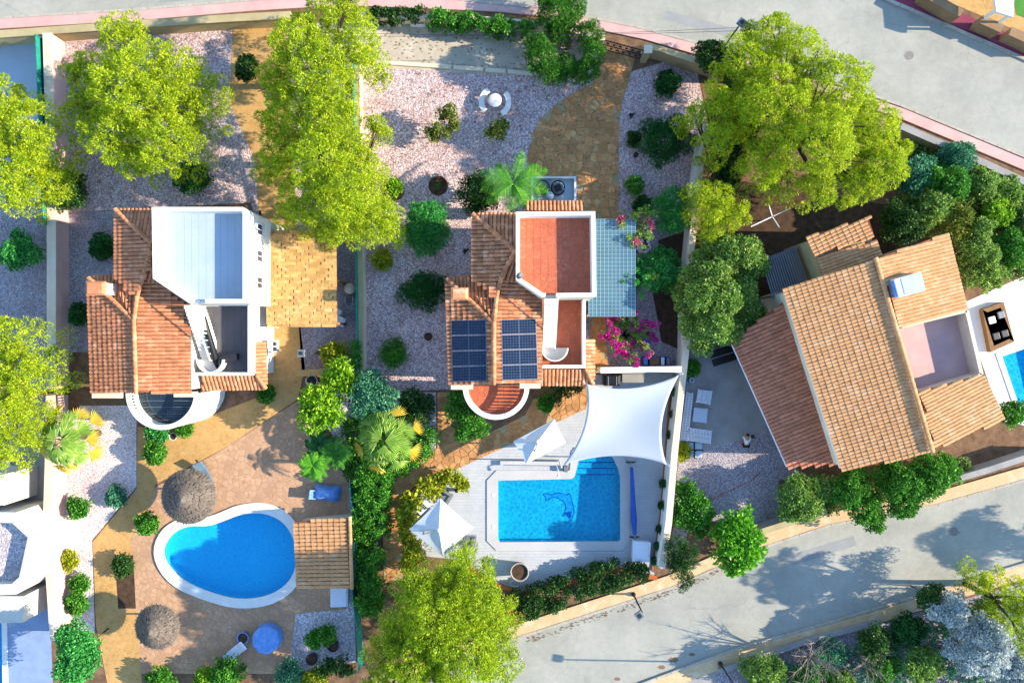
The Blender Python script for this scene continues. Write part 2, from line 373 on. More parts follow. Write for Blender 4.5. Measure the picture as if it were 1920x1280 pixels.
F['pine2'] = foliage('pine_needles_deep', '5e8214', 'bcd026', 'dce254', .42)
F['thuja'] = foliage('thuja_scale_leaf', '1f5a16', '4c8a20', '7aa02c', .25)
F['shrub'] = foliage('dark_shrub_leaf', '15441f', '2f6e2c', '4c8a3a', .22)
F['shrub_b'] = foliage('bright_shrub_leaf', '2a7a34', '4aa64a', '78c070', .25)
F['broad'] = foliage('broad_leaf', '48762a', '98b652', 'c4cc84', .32)
F['olive'] = foliage('olive_leaf', '4c5e1e', '8a9838', 'b4b858', .28)
F['lime'] = foliage('lime_leaf', '5c9018', '92bc24', 'b8d048', .32)
F['hedge'] = foliage('hedge_leaf', '2c6a1c', '5a9c30', '86b840', .28)
F['hedge_dk'] = foliage('dark_hedge_leaf', '1e4418', '40682a', '6a8440', .22)
F['yellow'] = foliage('yellow_green_leaf', '7c8c1a', 'b4b42c', 'd0c840', .3)
F['palm'] = foliage('palm_leaflet', '3f8a1e', '74b830', 'a6d050', .35, .4)
F['fan'] = foliage('fan_palm_leaf', '5c8a34', '8cb04c', 'b4c46a', .3, .4)
F['fan_dry'] = foliage('dry_palm_leaf', 'a8922c', 'ccb440', 'd8c868', .3)
F['blueleaf'] = foliage('blue_green_leaf', '2c6e50', '5c9c74', '8cb890', .25)
F['flower'] = foliage('magenta_bract', 'b01078', 'd82aa0', 'e860c0', .3)
F['flower_p'] = foliage('pink_bract', 'a8406a', 'cc6a8c', 'd890a4', .3)
F['redflower'] = foliage('red_petal', 'b0381c', 'd0502a', 'd86a3a', .3)
F['silver'] = foliage('silver_leaf', '9aa6a8', 'c4ccce', 'd8dedf', .25)
F['dry'] = foliage('dry_twig', '6a6058', '8a8078', '9a9088', .1)

# ================================================================= SETTING
POOL = [(934, 900), (1072, 897), (1077, 893), (1080, 882), (1085, 862), (1088, 846), (1140, 846), (1150, 860), (1158, 876), (1163, 894), (1163, 1011), (1160, 1014), (937, 1015), (934, 1012)]
KID = smoothpoly([(303, 1040), (318, 1003), (352, 984), (392, 986), (425, 974), (455, 962), (500, 960), (540, 982), (559, 1030), (552, 1080), (515, 1113), (455, 1124), (395, 1110), (335, 1082)], 2)
EPOOL = [(1878, 668), (1960, 640), (1990, 770), (1916, 778)]
WPOOL = [(-60, 1150), (4, 1150), (6, 1300), (-60, 1300)]
pool_xy, kid_xy, epool_xy, wpool_xy = xy(POOL), xy(KID), xy(EPOOL), xy(WPOOL)
holes('ground', [(-600, -600), (600, -600), (600, 600), (-600, 600)], [pool_xy, kid_xy, epool_xy, wpool_xy], 0, M['soil_dry'])

# roads and pavements
NR = [(-250, 60), (0, 36), (250, 21), (480, 2), (640, -8), (847, 0), (1005, 17), (1115, 37), (1190, 52), (1342, 92), (1500, 136), (1686, 199), (1920, 296), (2200, 420)]
NT_ = [(2200, 235), (1920, 112), (1660, 0), (1500, -70), (1000, -140), (400, -150), (-250, -100)]
sheet('road_north', xy(NR + NT_), .008, M['asphalt'])
SRU = [(700, 1292), (979, 1191), (1260, 1100), (1438, 1022), (1557, 983), (1757, 945), (1920, 899), (2200, 815)]
SRL = [(2200, 960), (1920, 1055), (1632, 1142), (1366, 1219), (1203, 1280), (900, 1390), (600, 1420)]
sheet('road_south', xy(SRU + SRL), .008, M['asphalt'])
def pavement(name, pts, wpx, m, h=.12):
    mb = MB(); mb.prism(strip(xy(pts), wpx / K), -.02, h); o = tag(mb.build(name, m), kind='structure'); return o
NP_ = [(-200, 66), (0, 46), (250, 31), (480, 12), (640, 2), (800, 8), (935, 14), (1010, 22), (1130, 49), (1210, 66), (1300, 92), (1420, 128), (1540, 164), (1690, 214), (1920, 310), (2150, 412)]
pavement('pavement_pink', NP_, 19, M['pave_pink'])
pavement('pavement_red', [(1560, -75), (1690, -2), (1830, 52), (1930, 98), (2150, 190)], 26, M['pave_red'])
def kerbline(pts, wpx=4.5, every=40, up=.14, name='kerb'):
    a = [Vector(p) for p in xy(pts)]; mb = MB()
    for i in range(len(a) - 1):
        d = a[i + 1] - a[i]; n = max(1, int(d.length / 1.0)); e = d.normalized()
        for k in range(n):
            s0, s1 = a[i] + d * (k / n) + e * .012, a[i] + d * ((k + 1) / n) - e * .012
            mb.prism(strip([tuple(s0), tuple(s1)], wpx / K), -.02, up + .006 * ((k * 7) % 3))
    return tag(mb.build(name, M['kerb']), kind='structure')
kerbline([(x, y - 1) for x, y in NR], name='kerb_north')
kerbline([(2200, 235), (1920, 112), (1660, 0), (1560, -48)], 6, name='kerb_far')
kerbline(SRU, name='kerb_south')
kerbline(SRL[:-1], name='kerb_south_far')
pavement('pavement_cream', [(700, 1280), (975, 1180), (1256, 1089), (1434, 1011), (1553, 972), (1753, 934), (1920, 886), (2150, 818)], 24, M['pave_cream'])
pavement('pavement_lower', [(1130, 1322), (1215, 1290), (1372, 1232), (1640, 1156), (1930, 1067), (2150, 1000)], 24, M['pave_cream'])
# stains and patches with a shape of their own on the asphalt
mb = MB()
for x, y, r in ((1240, 1250, 7), (1157, 1272, 6), (1262, 1236, 9), (1297, 1226, 6), (1790, 997, 9), (1880, 55, 0), (1705, 105, 9)):
    if r: mb.add([(p[0], p[1], .012) for p in xy([(x + r * (1 + .35 * math.sin(k * 2.3)) * math.cos(k * .524), y + .55 * r * (1 + .3 * math.cos(k * 3.1)) * math.sin(k * .524)) for k in range(12)])], [tuple(range(12))])
tag(mb.build('road_stain', mat('rust_stain', '7c6450', '6a5444', 3, .9)), kind='structure')

# plots
sheet('gravel_garden', xy([(664, 120), (1000, 132), (1110, 156), (1300, 100), (1328, 240), (1300, 470), (1280, 690), (1110, 700), (840, 730), (680, 735), (672, 400)]), .008, M['gravel'])
sheet('concrete_drive', xy([(668, 48), (1005, 48), (1140, 95), (1110, 158), (1000, 143), (900, 138), (664, 124)]), .012, M['concrete'])
sheet('side_garden', xy([(1160, 415), (1300, 415), (1290, 690), (1112, 700), (1100, 592), (1190, 592)]), .012, M['gravel_grey'])
sheet('garden_soil', xy([(1235, 450), (1292, 430), (1282, 660), (1240, 640), (1222, 540)]), .016, M['soil'])
sheet('white_stones', xy([(1188, 425), (1222, 425), (1220, 474), (1192, 474)]), .016, M['stones_white'])
sheet('planting_bed', xy([(690, 735), (818, 735), (818, 848), (735, 900), (715, 930), (700, 1150), (650, 1150), (655, 880), (600, 770), (640, 700)]), .014, M['gravel_blue'])
sheet('neighbour_gravel', xy([(86, 58), (664, 42), (672, 695), (560, 705), (500, 470), (470, 380), (86, 400)]), .008, M['gravel'])
sheet('neighbour_drive', xy([(437, 46), (535, 42), (545, 200), (560, 470), (490, 460), (478, 300), (430, 190)]), .012, M['brick_tan'])
sheet('neighbour_side_gravel', xy([(105, 395), (490, 395), (490, 660), (105, 660)]), .012, M['gravel_grey'])
sheet('utility_yard', xy([(496, 440), (670, 440), (672, 696), (566, 696), (560, 605), (496, 605)]), .016, M['gravel_grey'])
sheet('neighbour_terrace', xy([(425, 838), (560, 750), (590, 805), (640, 880), (664, 930), (664, 1140), (560, 1155), (540, 1262), (262, 1262), (250, 1090), (240, 1010), (270, 960), (288, 915)]), .0, M['sand']).location.z = 0
bpy.data.objects.remove(bpy.data.objects['neighbour_terrace'])
holes('neighbour_terrace', xy([(425, 838), (560, 750), (590, 805), (640, 880), (664, 930), (664, 1140), (560, 1155), (540, 1262), (262, 1262), (250, 1090), (240, 1010), (270, 960), (288, 915)]), [kid_xy], .012, M['sand'])
sheet('tan_path', xy([(500, 738), (430, 765), (330, 805), (258, 800), (257, 915), (174, 1015), (180, 1170), (205, 1300), (268, 1300), (251, 1080), (246, 1010), (274, 958), (291, 908), (428, 836), (558, 748), (572, 690), (562, 600), (500, 600)]), .016, M['brick_tan'])
sheet('white_gravel_bed', xy([(150, 760), (256, 760), (256, 912), (173, 1012), (178, 1185), (112, 1185), (100, 1000), (96, 870)]), .008, M['white_gravel'])
sheet('shade_gravel', xy([(555, 1150), (664, 1140), (668, 1240), (540, 1262)]), .016, M['gravel_blue'])
sheet('bed_soil', xy([(215, 1040), (250, 1040), (255, 1140), (222, 1140)]), .02, M['soil'])
sheet('front_concrete', xy([(-200, 70), (84, 62), (88, 380), (-200, 380)]), .008, M['floor_white'])
sheet('far_side_gravel', xy([(-200, 380), (88, 380), (88, 860), (-200, 860)]), .006, M['gravel_grey'])
sheet('far_side_yard', xy([(-200, 855), (88, 855), (92, 1060), (-200, 1060)]), .012, M['asphalt_dk'])
holes('far_side_terrace', xy([(-200, 940), (86, 940), (100, 1300), (-200, 1300)]), [wpool_xy], .008, M['terrace_shade_tint'])
sheet('patio_right', xy([(1294, 640), (1420, 560), (1500, 900), (1470, 985), (1300, 975), (1255, 1080), (1270, 880)]), .008, M['gravel_grey'])
sheet('patio_right_paving', xy([(1296, 650), (1410, 600), (1450, 800), (1395, 822), (1290, 850), (1276, 830)]), .014, M['concrete_grey'])
sheet('back_soil', xy([(1330, 330), (1700, 390), (1860, 400), (1800, 570), (1400, 560), (1300, 470)]), .008, M['soil'])
sheet('dry_verge', xy([(1700, 232), (1960, 340), (1960, 520), (1800, 520), (1700, 380)]), .01, M['soil_dry'])
holes('east_terrace', xy([(1790, 575), (1960, 500), (2050, 820), (1880, 790), (1830, 650)]), [epool_xy], .012, M['white'])
sheet('roadside_bed', xy([(1460, 900), (1800, 850), (1850, 900), (1560, 962), (1460, 985)]), .012, M['soil_dry'])
sheet('lower_bank', xy([(1300, 1262), (1640, 1170), (1960, 1080), (1960, 1500), (1250, 1500)]), .006, M['gravel_grey'])
sheet('lower_yard', xy([(1240, 1268), (1340, 1246), (1350, 1330), (1180, 1330)]), .012, M['concrete_grey'])
sheet('front_plot', xy([(1640, -200), (1720, -20), (1840, 30), (1960, 80), (2150, 160), (2150, -200)]), .008, M['brick_tan'])
sheet('lawn', xy([(1895, -40), (1925, -60), (1990, 60), (1905, 28)]), .02, F['hedge'])

# crazy paving: every flagstone a piece of its own
def flagstones(name, region, spacing, z, m, base):
    reg = ccw(xy(region)); root = sheet(name, xy(region), z, base)
    xs = [p[0] for p in reg]; ys = [p[1] for p in reg]; r2 = random.Random(len(region) + 3)
    nx, ny = int((max(xs) - min(xs)) / spacing) + 3, int((max(ys) - min(ys)) / spacing) + 3
    S_ = {}
    for i in range(-1, nx):
        for j in range(-1, ny):
            S_[i, j] = (min(xs) + (i + r2.uniform(.08, .92)) * spacing, min(ys) + (j + r2.uniform(.08, .92)) * spacing)
    cells = []
    for (i, j), s in S_.items():
        c = [(s[0] - spacing * 1.6, s[1] - spacing * 1.6), (s[0] + spacing * 1.6, s[1] - spacing * 1.6), (s[0] + spacing * 1.6, s[1] + spacing * 1.6), (s[0] - spacing * 1.6, s[1] + spacing * 1.6)]
        for di in range(-2, 3):
            for dj in range(-2, 3):
                q = S_.get((i + di, j + dj))
                if q is None or q == s: continue
                mx, my = (s[0] + q[0]) / 2, (s[1] + q[1]) / 2; dx, dy = q[0] - s[0], q[1] - s[1]
                # half plane nearer to s, as a huge convex quad
                L = 50; l = math.hypot(dx, dy); ex, ey = -dy / l, dx / l; ux, uy = dx / l, dy / l
                hp = ccw([(mx + ex * L, my + ey * L), (mx - ex * L, my - ey * L), (mx - ex * L - ux * L, my - ey * L - uy * L), (mx + ex * L - ux * L, my + ey * L - uy * L)])
                c = clip(c, hp)
        if len(c) < 3: continue
        c = inset(c, .022)
        if area2(c) < .02: continue
        ins = [inside(p, reg) for p in c]
        if not any(ins) and not inside(s, reg): continue
        if not all(ins): c = clip(reg, c)
        if len(c) < 3 or abs(area2(c)) < .03: continue
        cells.append(ccw(c))
    cells.sort(key=lambda c: -area2(c))
    for c in cells[:300]:
        mb = MB(); mb.prism(c, z - .002, z + .022 + r2.uniform(0, .014), False); mb.build('flagstone', m, root)
    if len(cells) > 300:
        mb = MB()
        for c in cells[300:]: mb.prism(c, z - .002, z + .022 + r2.uniform(0, .014), False)
        tag(mb.build('small_flagstones', m, root), kind='stuff')
    return root
DRIVE = [(1128, 92), (1192, 104), (1180, 150), (1165, 200), (1160, 260), (1160, 420), (1110, 420), (1084, 384), (1082, 330), (992, 330), (990, 295), (998, 250), (1015, 222), (1045, 193), (1085, 170), (1110, 158)]
flagstones('flagstone_drive', DRIVE, .55, .018, M['stone_tan'], M['mortar'])
PATH = [(720, 1092), (716, 905), (742, 880), (820, 840), (820, 735), (846, 735), (846, 800), (915, 812), (985, 778), (1000, 748), (1025, 742), (1098, 716), (1110, 596), (1135, 592), (1140, 692), (1112, 700), (1099, 766), (960, 832), (862, 876), (800, 902), (768, 916), (757, 935), (755, 1090)]
flagstones('flagstone_path', PATH, .46, .018, M['stone_tan'], M['mortar'])

# pool deck of narrow grey boards
DECK = [(858, 878), (960, 831), (1098, 765), (1112, 702), (1264, 700), (1252, 880), (1242, 1000), (1226, 1078), (1162, 1062), (980, 1108), (905, 1082), (862, 1048), (790, 1042), (768, 990), (774, 945), (785, 918), (812, 905)]
COPE = [(913, 900), (931, 881), (1068, 881), (1072, 846), (1078, 838), (1160, 838), (1181, 880), (1181, 1012), (1166, 1031), (931, 1031), (913, 1013)]
dk = ccw(xy(DECK)); cope_xy = ccw(xy(COPE))
deck = holes('pool_deck', dk, [pool_xy], .03, M['joint'])
mb = MB(); x0, x1 = min(p[0] for p in dk), max(p[0] for p in dk); y0, y1 = min(p[1] for p in dk), max(p[1] for p in dk); y = y0; row = 0
while y < y1:
    x = x0 - (row * .53 % 1.2)
    while x < x1:
        c = clip(dk, [(x + .004, y + .004), (x + 1.196, y + .004), (x + 1.196, y + .196), (x + .004, y + .196)])
        if len(c) >= 3 and abs(area2(c)) > .01:
            cx, cy = sum(p[0] for p in c) / len(c), sum(p[1] for p in c) / len(c)
            if not any(inside(p, cope_xy) for p in c): mb.prism(c, .031, .045, False)
            elif not all(inside(p, cope_xy) for p in c):
                for kk in range(12):
                    e = clip(c, [(x + kk * .1, y), (x + kk * .1 + .1, y), (x + kk * .1 + .1, y + .2), (x + kk * .1, y + .2)])
                    if len(e) >= 3 and not all(inside(p, cope_xy) for p in e): mb.prism(e, .031, .045, False)
        x += 1.2
    y += .2; row += 1
tag(mb.build('deck_board', M['deck'], deck), kind='stuff')

# main pool: shell, steps, mosaic, water, raised coping
pool = thing('swimming_pool', 'rectangular blue pool with roman steps, pale coping and dolphin mosaic beside the sail', 'pool', P(1050, 950))
tpl = geometry.tessellate_polygon([[Vector((p[0], p[1], 0)) for p in cope_xy], [Vector((p[0], p[1], 0)) for p in ccw(pool_xy)]])
vv = cope_xy + ccw(pool_xy); n_ = len(cope_xy); m_ = len(vv); mb = MB()
mb.add([(p[0], p[1], .10) for p in vv], [t for t in tpl])
mb.add([(p[0], p[1], z) for z in (.0, .10) for p in cope_xy], [(i, (i + 1) % n_, n_ + (i + 1) % n_, n_ + i) for i in range(n_)])
pw = ccw(pool_xy); k_ = len(pw)
mb.add([(p[0], p[1], z) for z in (-.06, .10) for p in pw], [(i, (i + 1) % k_, k_ + (i + 1) % k_, k_ + i) for i in range(k_)])
mb.build('coping', M['coping'], pool)
def shell(root, poly, depth, m):
    p = ccw(poly); k = len(p); mb = MB()
    mb.add([(q[0], q[1], z) for z in (-depth, -.05) for q in p], [(i, (i + 1) % k, k + (i + 1) % k, k + i) for i in range(k)] + [tuple(range(k))])
    return mb.build('basin', m, root)
shell(pool, pool_xy, .62, M['pool_tile'])
for i, (ya, yb, z) in enumerate(((847, 868, -.2), (868, 880, -.32), (880, 892, -.45))):
    c = clip(pw, ccw(xy([(1078, ya), (1166, ya), (1166, yb), (1078, yb)]))); c = [(p[0] * .9995, p[1]) for p in c]
    mb = MB(); mb.prism(c, -.615, z); o = mb.build('step', M['pool_tile'], pool)
    mb = MB(); a, b = P(1080, yb), P(1163, yb); mb.box(((a.x + b.x) / 2 - .06, a.y + .03, z + .004), (abs(b.x - a.x) - .45, .07, .012)); mb.build('nosing', M['mosaic_dk'], o)
mb = MB(); dol = [(1017, 926), (1026, 924), (1034, 928), (1046, 923), (1058, 925), (1063, 929), (1067, 923), (1071, 929), (1071, 936), (1076, 948), (1077, 961), (1074, 968), (1071, 978), (1067, 969), (1063, 966), (1054, 968), (1059, 960), (1062, 952), (1058, 942), (1050, 935), (1040, 932), (1033, 933), (1024, 940), (1024, 932)]
pts = smoothpoly(dol, 1); q = xy([(960 + (x - 960) * 1.012, 640 + (y - 640) * 1.012) for x, y in pts])
MB().prism(q, -.618, -.612).build('dolphin_body', M['mosaic_mid'], pool)
for i in range(len(q)):
    mb.prism(strip([q[i - 1], q[i]], .045), -.618, -.605)
mb.prism(xy([(960 + (x - 960) * 1.012, 640 + (y - 640) * 1.012) for x, y in [(1061, 960), (1072, 958), (1070, 972), (1064, 966), (1057, 963)]]), -.618, -.606)
mb.build('dolphin_mosaic', M['mosaic_dk'], pool)
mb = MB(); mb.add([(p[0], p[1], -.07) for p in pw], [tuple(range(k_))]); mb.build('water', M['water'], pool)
for x, y in ((925, 928), (925, 987)):
    mb = MB(); c = P(x, y, .1); mb.lathe([(.11, 0), (.11, .012), (.09, .02), (0, .02)], (c.x, c.y, .1), 16); mb.build('skimmer_lid', M['plastic_white'], pool)

kp = thing('kidney_pool', 'kidney-shaped deep blue pool with wide white coping on the sandy terrace', 'pool', P(430, 1045))
ow = xy(smoothpoly([(960 + (x - 960), 640 + (y - 640)) for x, y in [(285, 1042), (300, 992), (345, 966), (392, 968), (418, 958), (450, 944), (502, 940), (552, 966), (576, 1030), (566, 1092), (522, 1130), (455, 1142), (388, 1126), (318, 1096)]], 2))
mb = MB(); kx = kid_xy; mb.ring(ow, kx, .0, .12); mb.build('coping', M['white'], kp)
shell(kp, kid_xy, .7, M['pool_tile_l'])
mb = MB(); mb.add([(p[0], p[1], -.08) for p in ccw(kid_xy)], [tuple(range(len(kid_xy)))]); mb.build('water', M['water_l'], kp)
for poly, lab, loc in ((epool_xy, 'pale blue pool corner on the white terrace at the right edge', (1920, 710)), (wpool_xy, 'narrow blue pool edge beside the white terrace at the lower left edge', (0, 1230))):
    ep = thing('swimming_pool', lab, 'pool', P(*loc))
    shell(ep, poly, .7, M['pool_tile_l']); p = ccw(poly)
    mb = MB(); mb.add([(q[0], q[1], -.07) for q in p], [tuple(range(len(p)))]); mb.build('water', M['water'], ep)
    mb = MB(); mb.ring([tuple(q) for q in inset(p, -.35)], [tuple(q) for q in p], .0, .06); mb.build('coping', M['white'], ep)

# ================================================================= HOUSES
def tilemesh(m, w=.125, L=.42, hh=.95):
    mb = MB(); n = 5; vs = []
    for y, r, dz in ((-.03, w, .035 if hh > .7 else .014), (L, w * .8, .0)):
        vs += [(r * math.cos(math.pi * k / n), y, r * hh * math.sin(math.pi * k / n) + dz) for k in range(n + 1)]
    mb.add(vs, [(k, k + 1, n + 2 + k, n + 1 + k) for k in range(n)]); return mb.mesh('roof_tile', m, True)
TM = {}
def tm(m, w=.125):
    if (m.name, w) not in TM: TM[m.name, w] = tilemesh(m, w, hh=.95 if m.name.startswith('terra') else .6)
    return TM[m.name, w]
class Roof:
    def __init__(s, house, mtile, pu=.24, pv=.37):
        s.h, s.m, s.pu, s.pv, s.t = house, mtile, pu, pv, []
    def slope(s, pts, ze, zt, under=None, name='roof_slope', thick=.1):
        """pts: picture points, first two on the eave (height ze), third on the top edge (height zt)"""
        p0, p1, p2 = P(*pts[0], ze), P(*pts[1], ze), P(*pts[2], zt); pl = Plane(p0, p1, p2)
        v3 = [p0, p1, p2] + [pl.hit(*q) for q in pts[3:]]
        k = len(v3); mb = MB(); mb.add(v3 + [v - Vector((0, 0, thick)) for v in v3], [tuple(range(k)), tuple(range(2 * k - 1, k - 1, -1))] + [(i, (i + 1) % k, k + (i + 1) % k, k + i) for i in range(k)])
        mb.build(name, under or M['tile_base'], s.h)
        u = (p1 - p0).normalized(); v = pl.n.cross(u)
        if v.z < 0: u = -u; v = -v
        q = [((a - p0).dot(u), (a - p0).dot(v)) for a in v3]
        u0, u1 = min(a[0] for a in q), max(a[0] for a in q); v0, v1 = min(a[1] for a in q), max(a[1] for a in q)
        nu = max(1, round((u1 - u0) / s.pu)); pu = (u1 - u0) / nu
        for i in range(nu):
            vv = v0 - .03
            while vv < v1:
                uu = u0 + (i + .5) * pu
                if inside((uu, vv + s.pv * .6), q):
                    j = Vector((random.uniform(-.008, .008), random.uniform(-.012, .012), random.uniform(0, .008)))
                    m = Matrix((u, v, pl.n)).transposed().to_4x4() @ Matrix.Rotation(random.uniform(-.02, .02), 4, 'Z')
                    s.t.append(Matrix.Translation(p0 + u * uu + v * vv + pl.n * .005 + j) @ m)
                vv += s.pv
        return pl
    def cap(s, pts3, w=.15, name='ridge_tile', single=True, m=None):
        me = tm(m or s.m, w); a = [Vector(p) for p in pts3]; L = 0; ms = []
        for i in range(len(a) - 1):
            d = a[i + 1] - a[i]; l = d.length; y = d / l; x = y.cross(Vector((0, 0, 1))).normalized(); z = x.cross(y)
            n = max(1, round(l / .36))
            for k in range(n): ms.append(Matrix.Translation(a[i] + d * (k / n) + Vector((0, 0, .04 + .004 * (k % 2)))) @ Matrix((x, y, z)).transposed().to_4x4())
        s._place(me, ms, name, 400 if single else 0, name + 's')
    def _place(s, me, ms, name, lim, rest):
        for m in ms[:lim]:
            o = bpy.data.objects.new(name, me); COL.objects.link(o); o.matrix_world = m; o.parent = s.h; o.matrix_parent_inverse = W(s.h).inverted()
        if len(ms) > lim:
            n = len(me.vertices); co = np.empty(n * 3); me.vertices.foreach_get('co', co); co = np.c_[co.reshape(-1, 3), np.ones(n)]
            fs = [tuple(p.vertices) for p in me.polygons]; mb = MB()
            for m in ms[lim:]:
                mb.add((co @ np.array(m).T)[:, :3].tolist(), fs)
            o = bpy.data.objects.new(rest, mb.mesh(rest, s.m, True)); COL.objects.link(o); pin(o, s.h); tag(o, kind='stuff')
    def finish(s, lim=0):
        s.t.sort(key=lambda m: -m.translation.z)
        s._place(tm(s.m), s.t, 'roof_tile', lim, 'roof_tiles')

def floor_tiles(house, poly, z, pitch, mt, mg, name='floor_tile', lim=300):
    p = ccw(poly); mb = MB(); mb.prism(p, z - .06, z); fl = mb.build('terrace_floor', mg, house)
    xs = [q[0] for q in p]; ys = [q[1] for q in p]
    x = min(xs); n = 0
    while x < max(xs):
        y = min(ys)
        while y < max(ys):
            c = clip(p, [(x + .007, y + .007), (x + pitch - .007, y + .007), (x + pitch - .007, y + pitch - .007), (x + .007, y + pitch - .007)])
            if len(c) >= 3 and abs(area2(c)) > .006:
                mb = MB(); mb.prism(c, z - .01, z + .012, False); mb.build(name, mt, fl); n += 1
            y += pitch
        x += pitch
    return fl
def walls(house, poly, z0, z1, m, name='wall'):
    mb = MB(); mb.prism(poly, z0, z1); return mb.build(name, m, house)
def parapet(house, outer, w, z0, z1, m, skip=(), gaps=None):
    o = ccw(outer); i = inset(o, w); n = len(o)
    for k in range(n):
        j = (k + 1) % n
        if k in skip: continue
        if gaps and k in gaps:
            a, b = gaps[k]
            for s0, s1 in ((0, a), (b, 1)):
                L = lambda p, q, t: (p[0] + (q[0] - p[0]) * t, p[1] + (q[1] - p[1]) * t)
                mb = MB(); mb.prism([L(o[k], o[j], s0), L(o[k], o[j], s1), L(i[k], i[j], s1), L(i[k], i[j], s0)], z0, z1); mb.build('parapet', m, house, bev=.015)
        else:
            mb = MB(); mb.prism([o[k], o[j], i[j], i[k]], z0, z1); mb.build('parapet', m, house, bev=.015)
    return i
def window(house, c, wdt, hgt, face, mw=None):
    """c: centre on the wall face; face: outward 2D unit vector"""
    f = Vector((face[0], face[1], 0)); s = Vector((-face[1], face[0], 0)); rz = math.atan2(s.y, s.x)
    mb = MB()
    for a in (-1, 1):
        mb.box(Vector(c) + s * a * wdt / 2 + f * .02, (.07, .08, hgt + .07), rz); mb.box(Vector(c) + Vector((0, 0, a * hgt / 2)) + f * .02, (wdt - .07, .08, .07), rz)
    mb.box(Vector(c) + f * .02, (.05, .06, hgt - .07), rz)
    o = mb.build('window', mw or M['plastic_white'], house)
    mb = MB(); mb.box(Vector(c) + f * .012, (wdt - .04, .03, hgt - .04), rz); mb.build('pane', M['glass_dk'], o)
    mb = MB(); mb.box(Vector(c) + Vector((0, 0, -hgt / 2 - .07)) + f * .06, (wdt + .2, .16, .06), rz); mb.build('sill', M['cream'], o)
    return o

def chimney(house, roof_m, x, y, z0, z1, sx, sy):
    c = P(x, y, z1); mb = MB(); mb.box((c.x, c.y, (z0 + z1) / 2), (sx, sy, z1 - z0)); ch = mb.build('chimney', M['cream'], house, bev=.02)
    for a in (-1, 1):
        for b in (-1, 1):
            mb = MB(); mb.box((c.x + a * sx * .38, c.y + b * sy * .38, z1 + .1), (.12, .12, .22)); mb.build('chimney_post', M['cream'], ch)
    mb = MB(); z = z1 + .21; w, d = sx * .62, sy * .62
    mb.add([(c.x - w, c.y - d, z), (c.x + w, c.y - d, z), (c.x + w, c.y + d, z), (c.x - w, c.y + d, z), (c.x - w * .7, c.y - d * .7, z + .16), (c.x + w * .7, c.y - d * .7, z + .16), (c.x + w * .7, c.y + d * .7, z + .16), (c.x - w * .7, c.y + d * .7, z + .16)], [(3, 2, 1, 0), (4, 5, 6, 7), (0, 1, 5, 4), (1, 2, 6, 5), (2, 3, 7, 6), (3, 0, 4, 7)])
    mb.build('chimney_cap', roof_m, ch)

def balcony(house, cx, cy, rpx, zt, zf, floor_m, rail_m, grout, a0=180, a1=360, nb=34):
    c = P(cx, cy, zt); r = rpx / K * (H - zt) / H
    half = [(c.x, c.y)] + circ(c.x, c.y, r, 25, a0, a1)
    walls(house, half[1:], 0.02, zf - .06, M['white'], 'balcony_base')
    floor_tiles(house, [(p[0], p[1]) for p in circ(c.x, c.y, r - .06, 25, a0, a1)], zf, .42, floor_m, grout)
    def arc(ro, ri, z0, z1, nm, m):
        o, i = circ(c.x, c.y, ro, 29, a0, a1), circ(c.x, c.y, ri, 29, a0, a1)
        mb = MB(); mb.prism(o + i[::-1], z0, z1); return mb.build(nm, m, house)
    arc(r + .02, r - .28, zt - .12, zt, 'balcony_coping', rail_m); arc(r - .01, r - .24, zf + .0125, zf + .14, 'balcony_plinth', rail_m)
    bal = MB(); bal.lathe([(.05, 0), (.05, .06), (.085, .2), (.05, .42), (.045, .5), (.06, zt - zf - .26)], (0, 0, 0), 8); me = bal.mesh('baluster', rail_m, True)
    for k in range(nb):
        a = R(a0 + (a1 - a0) * (k + .5) / nb); o = bpy.data.objects.new('baluster', me); COL.objects.link(o)
        o.location = (c.x + (r - .125) * math.cos(a), c.y + (r - .125) * math.sin(a), zf + .135); pin(o, house)

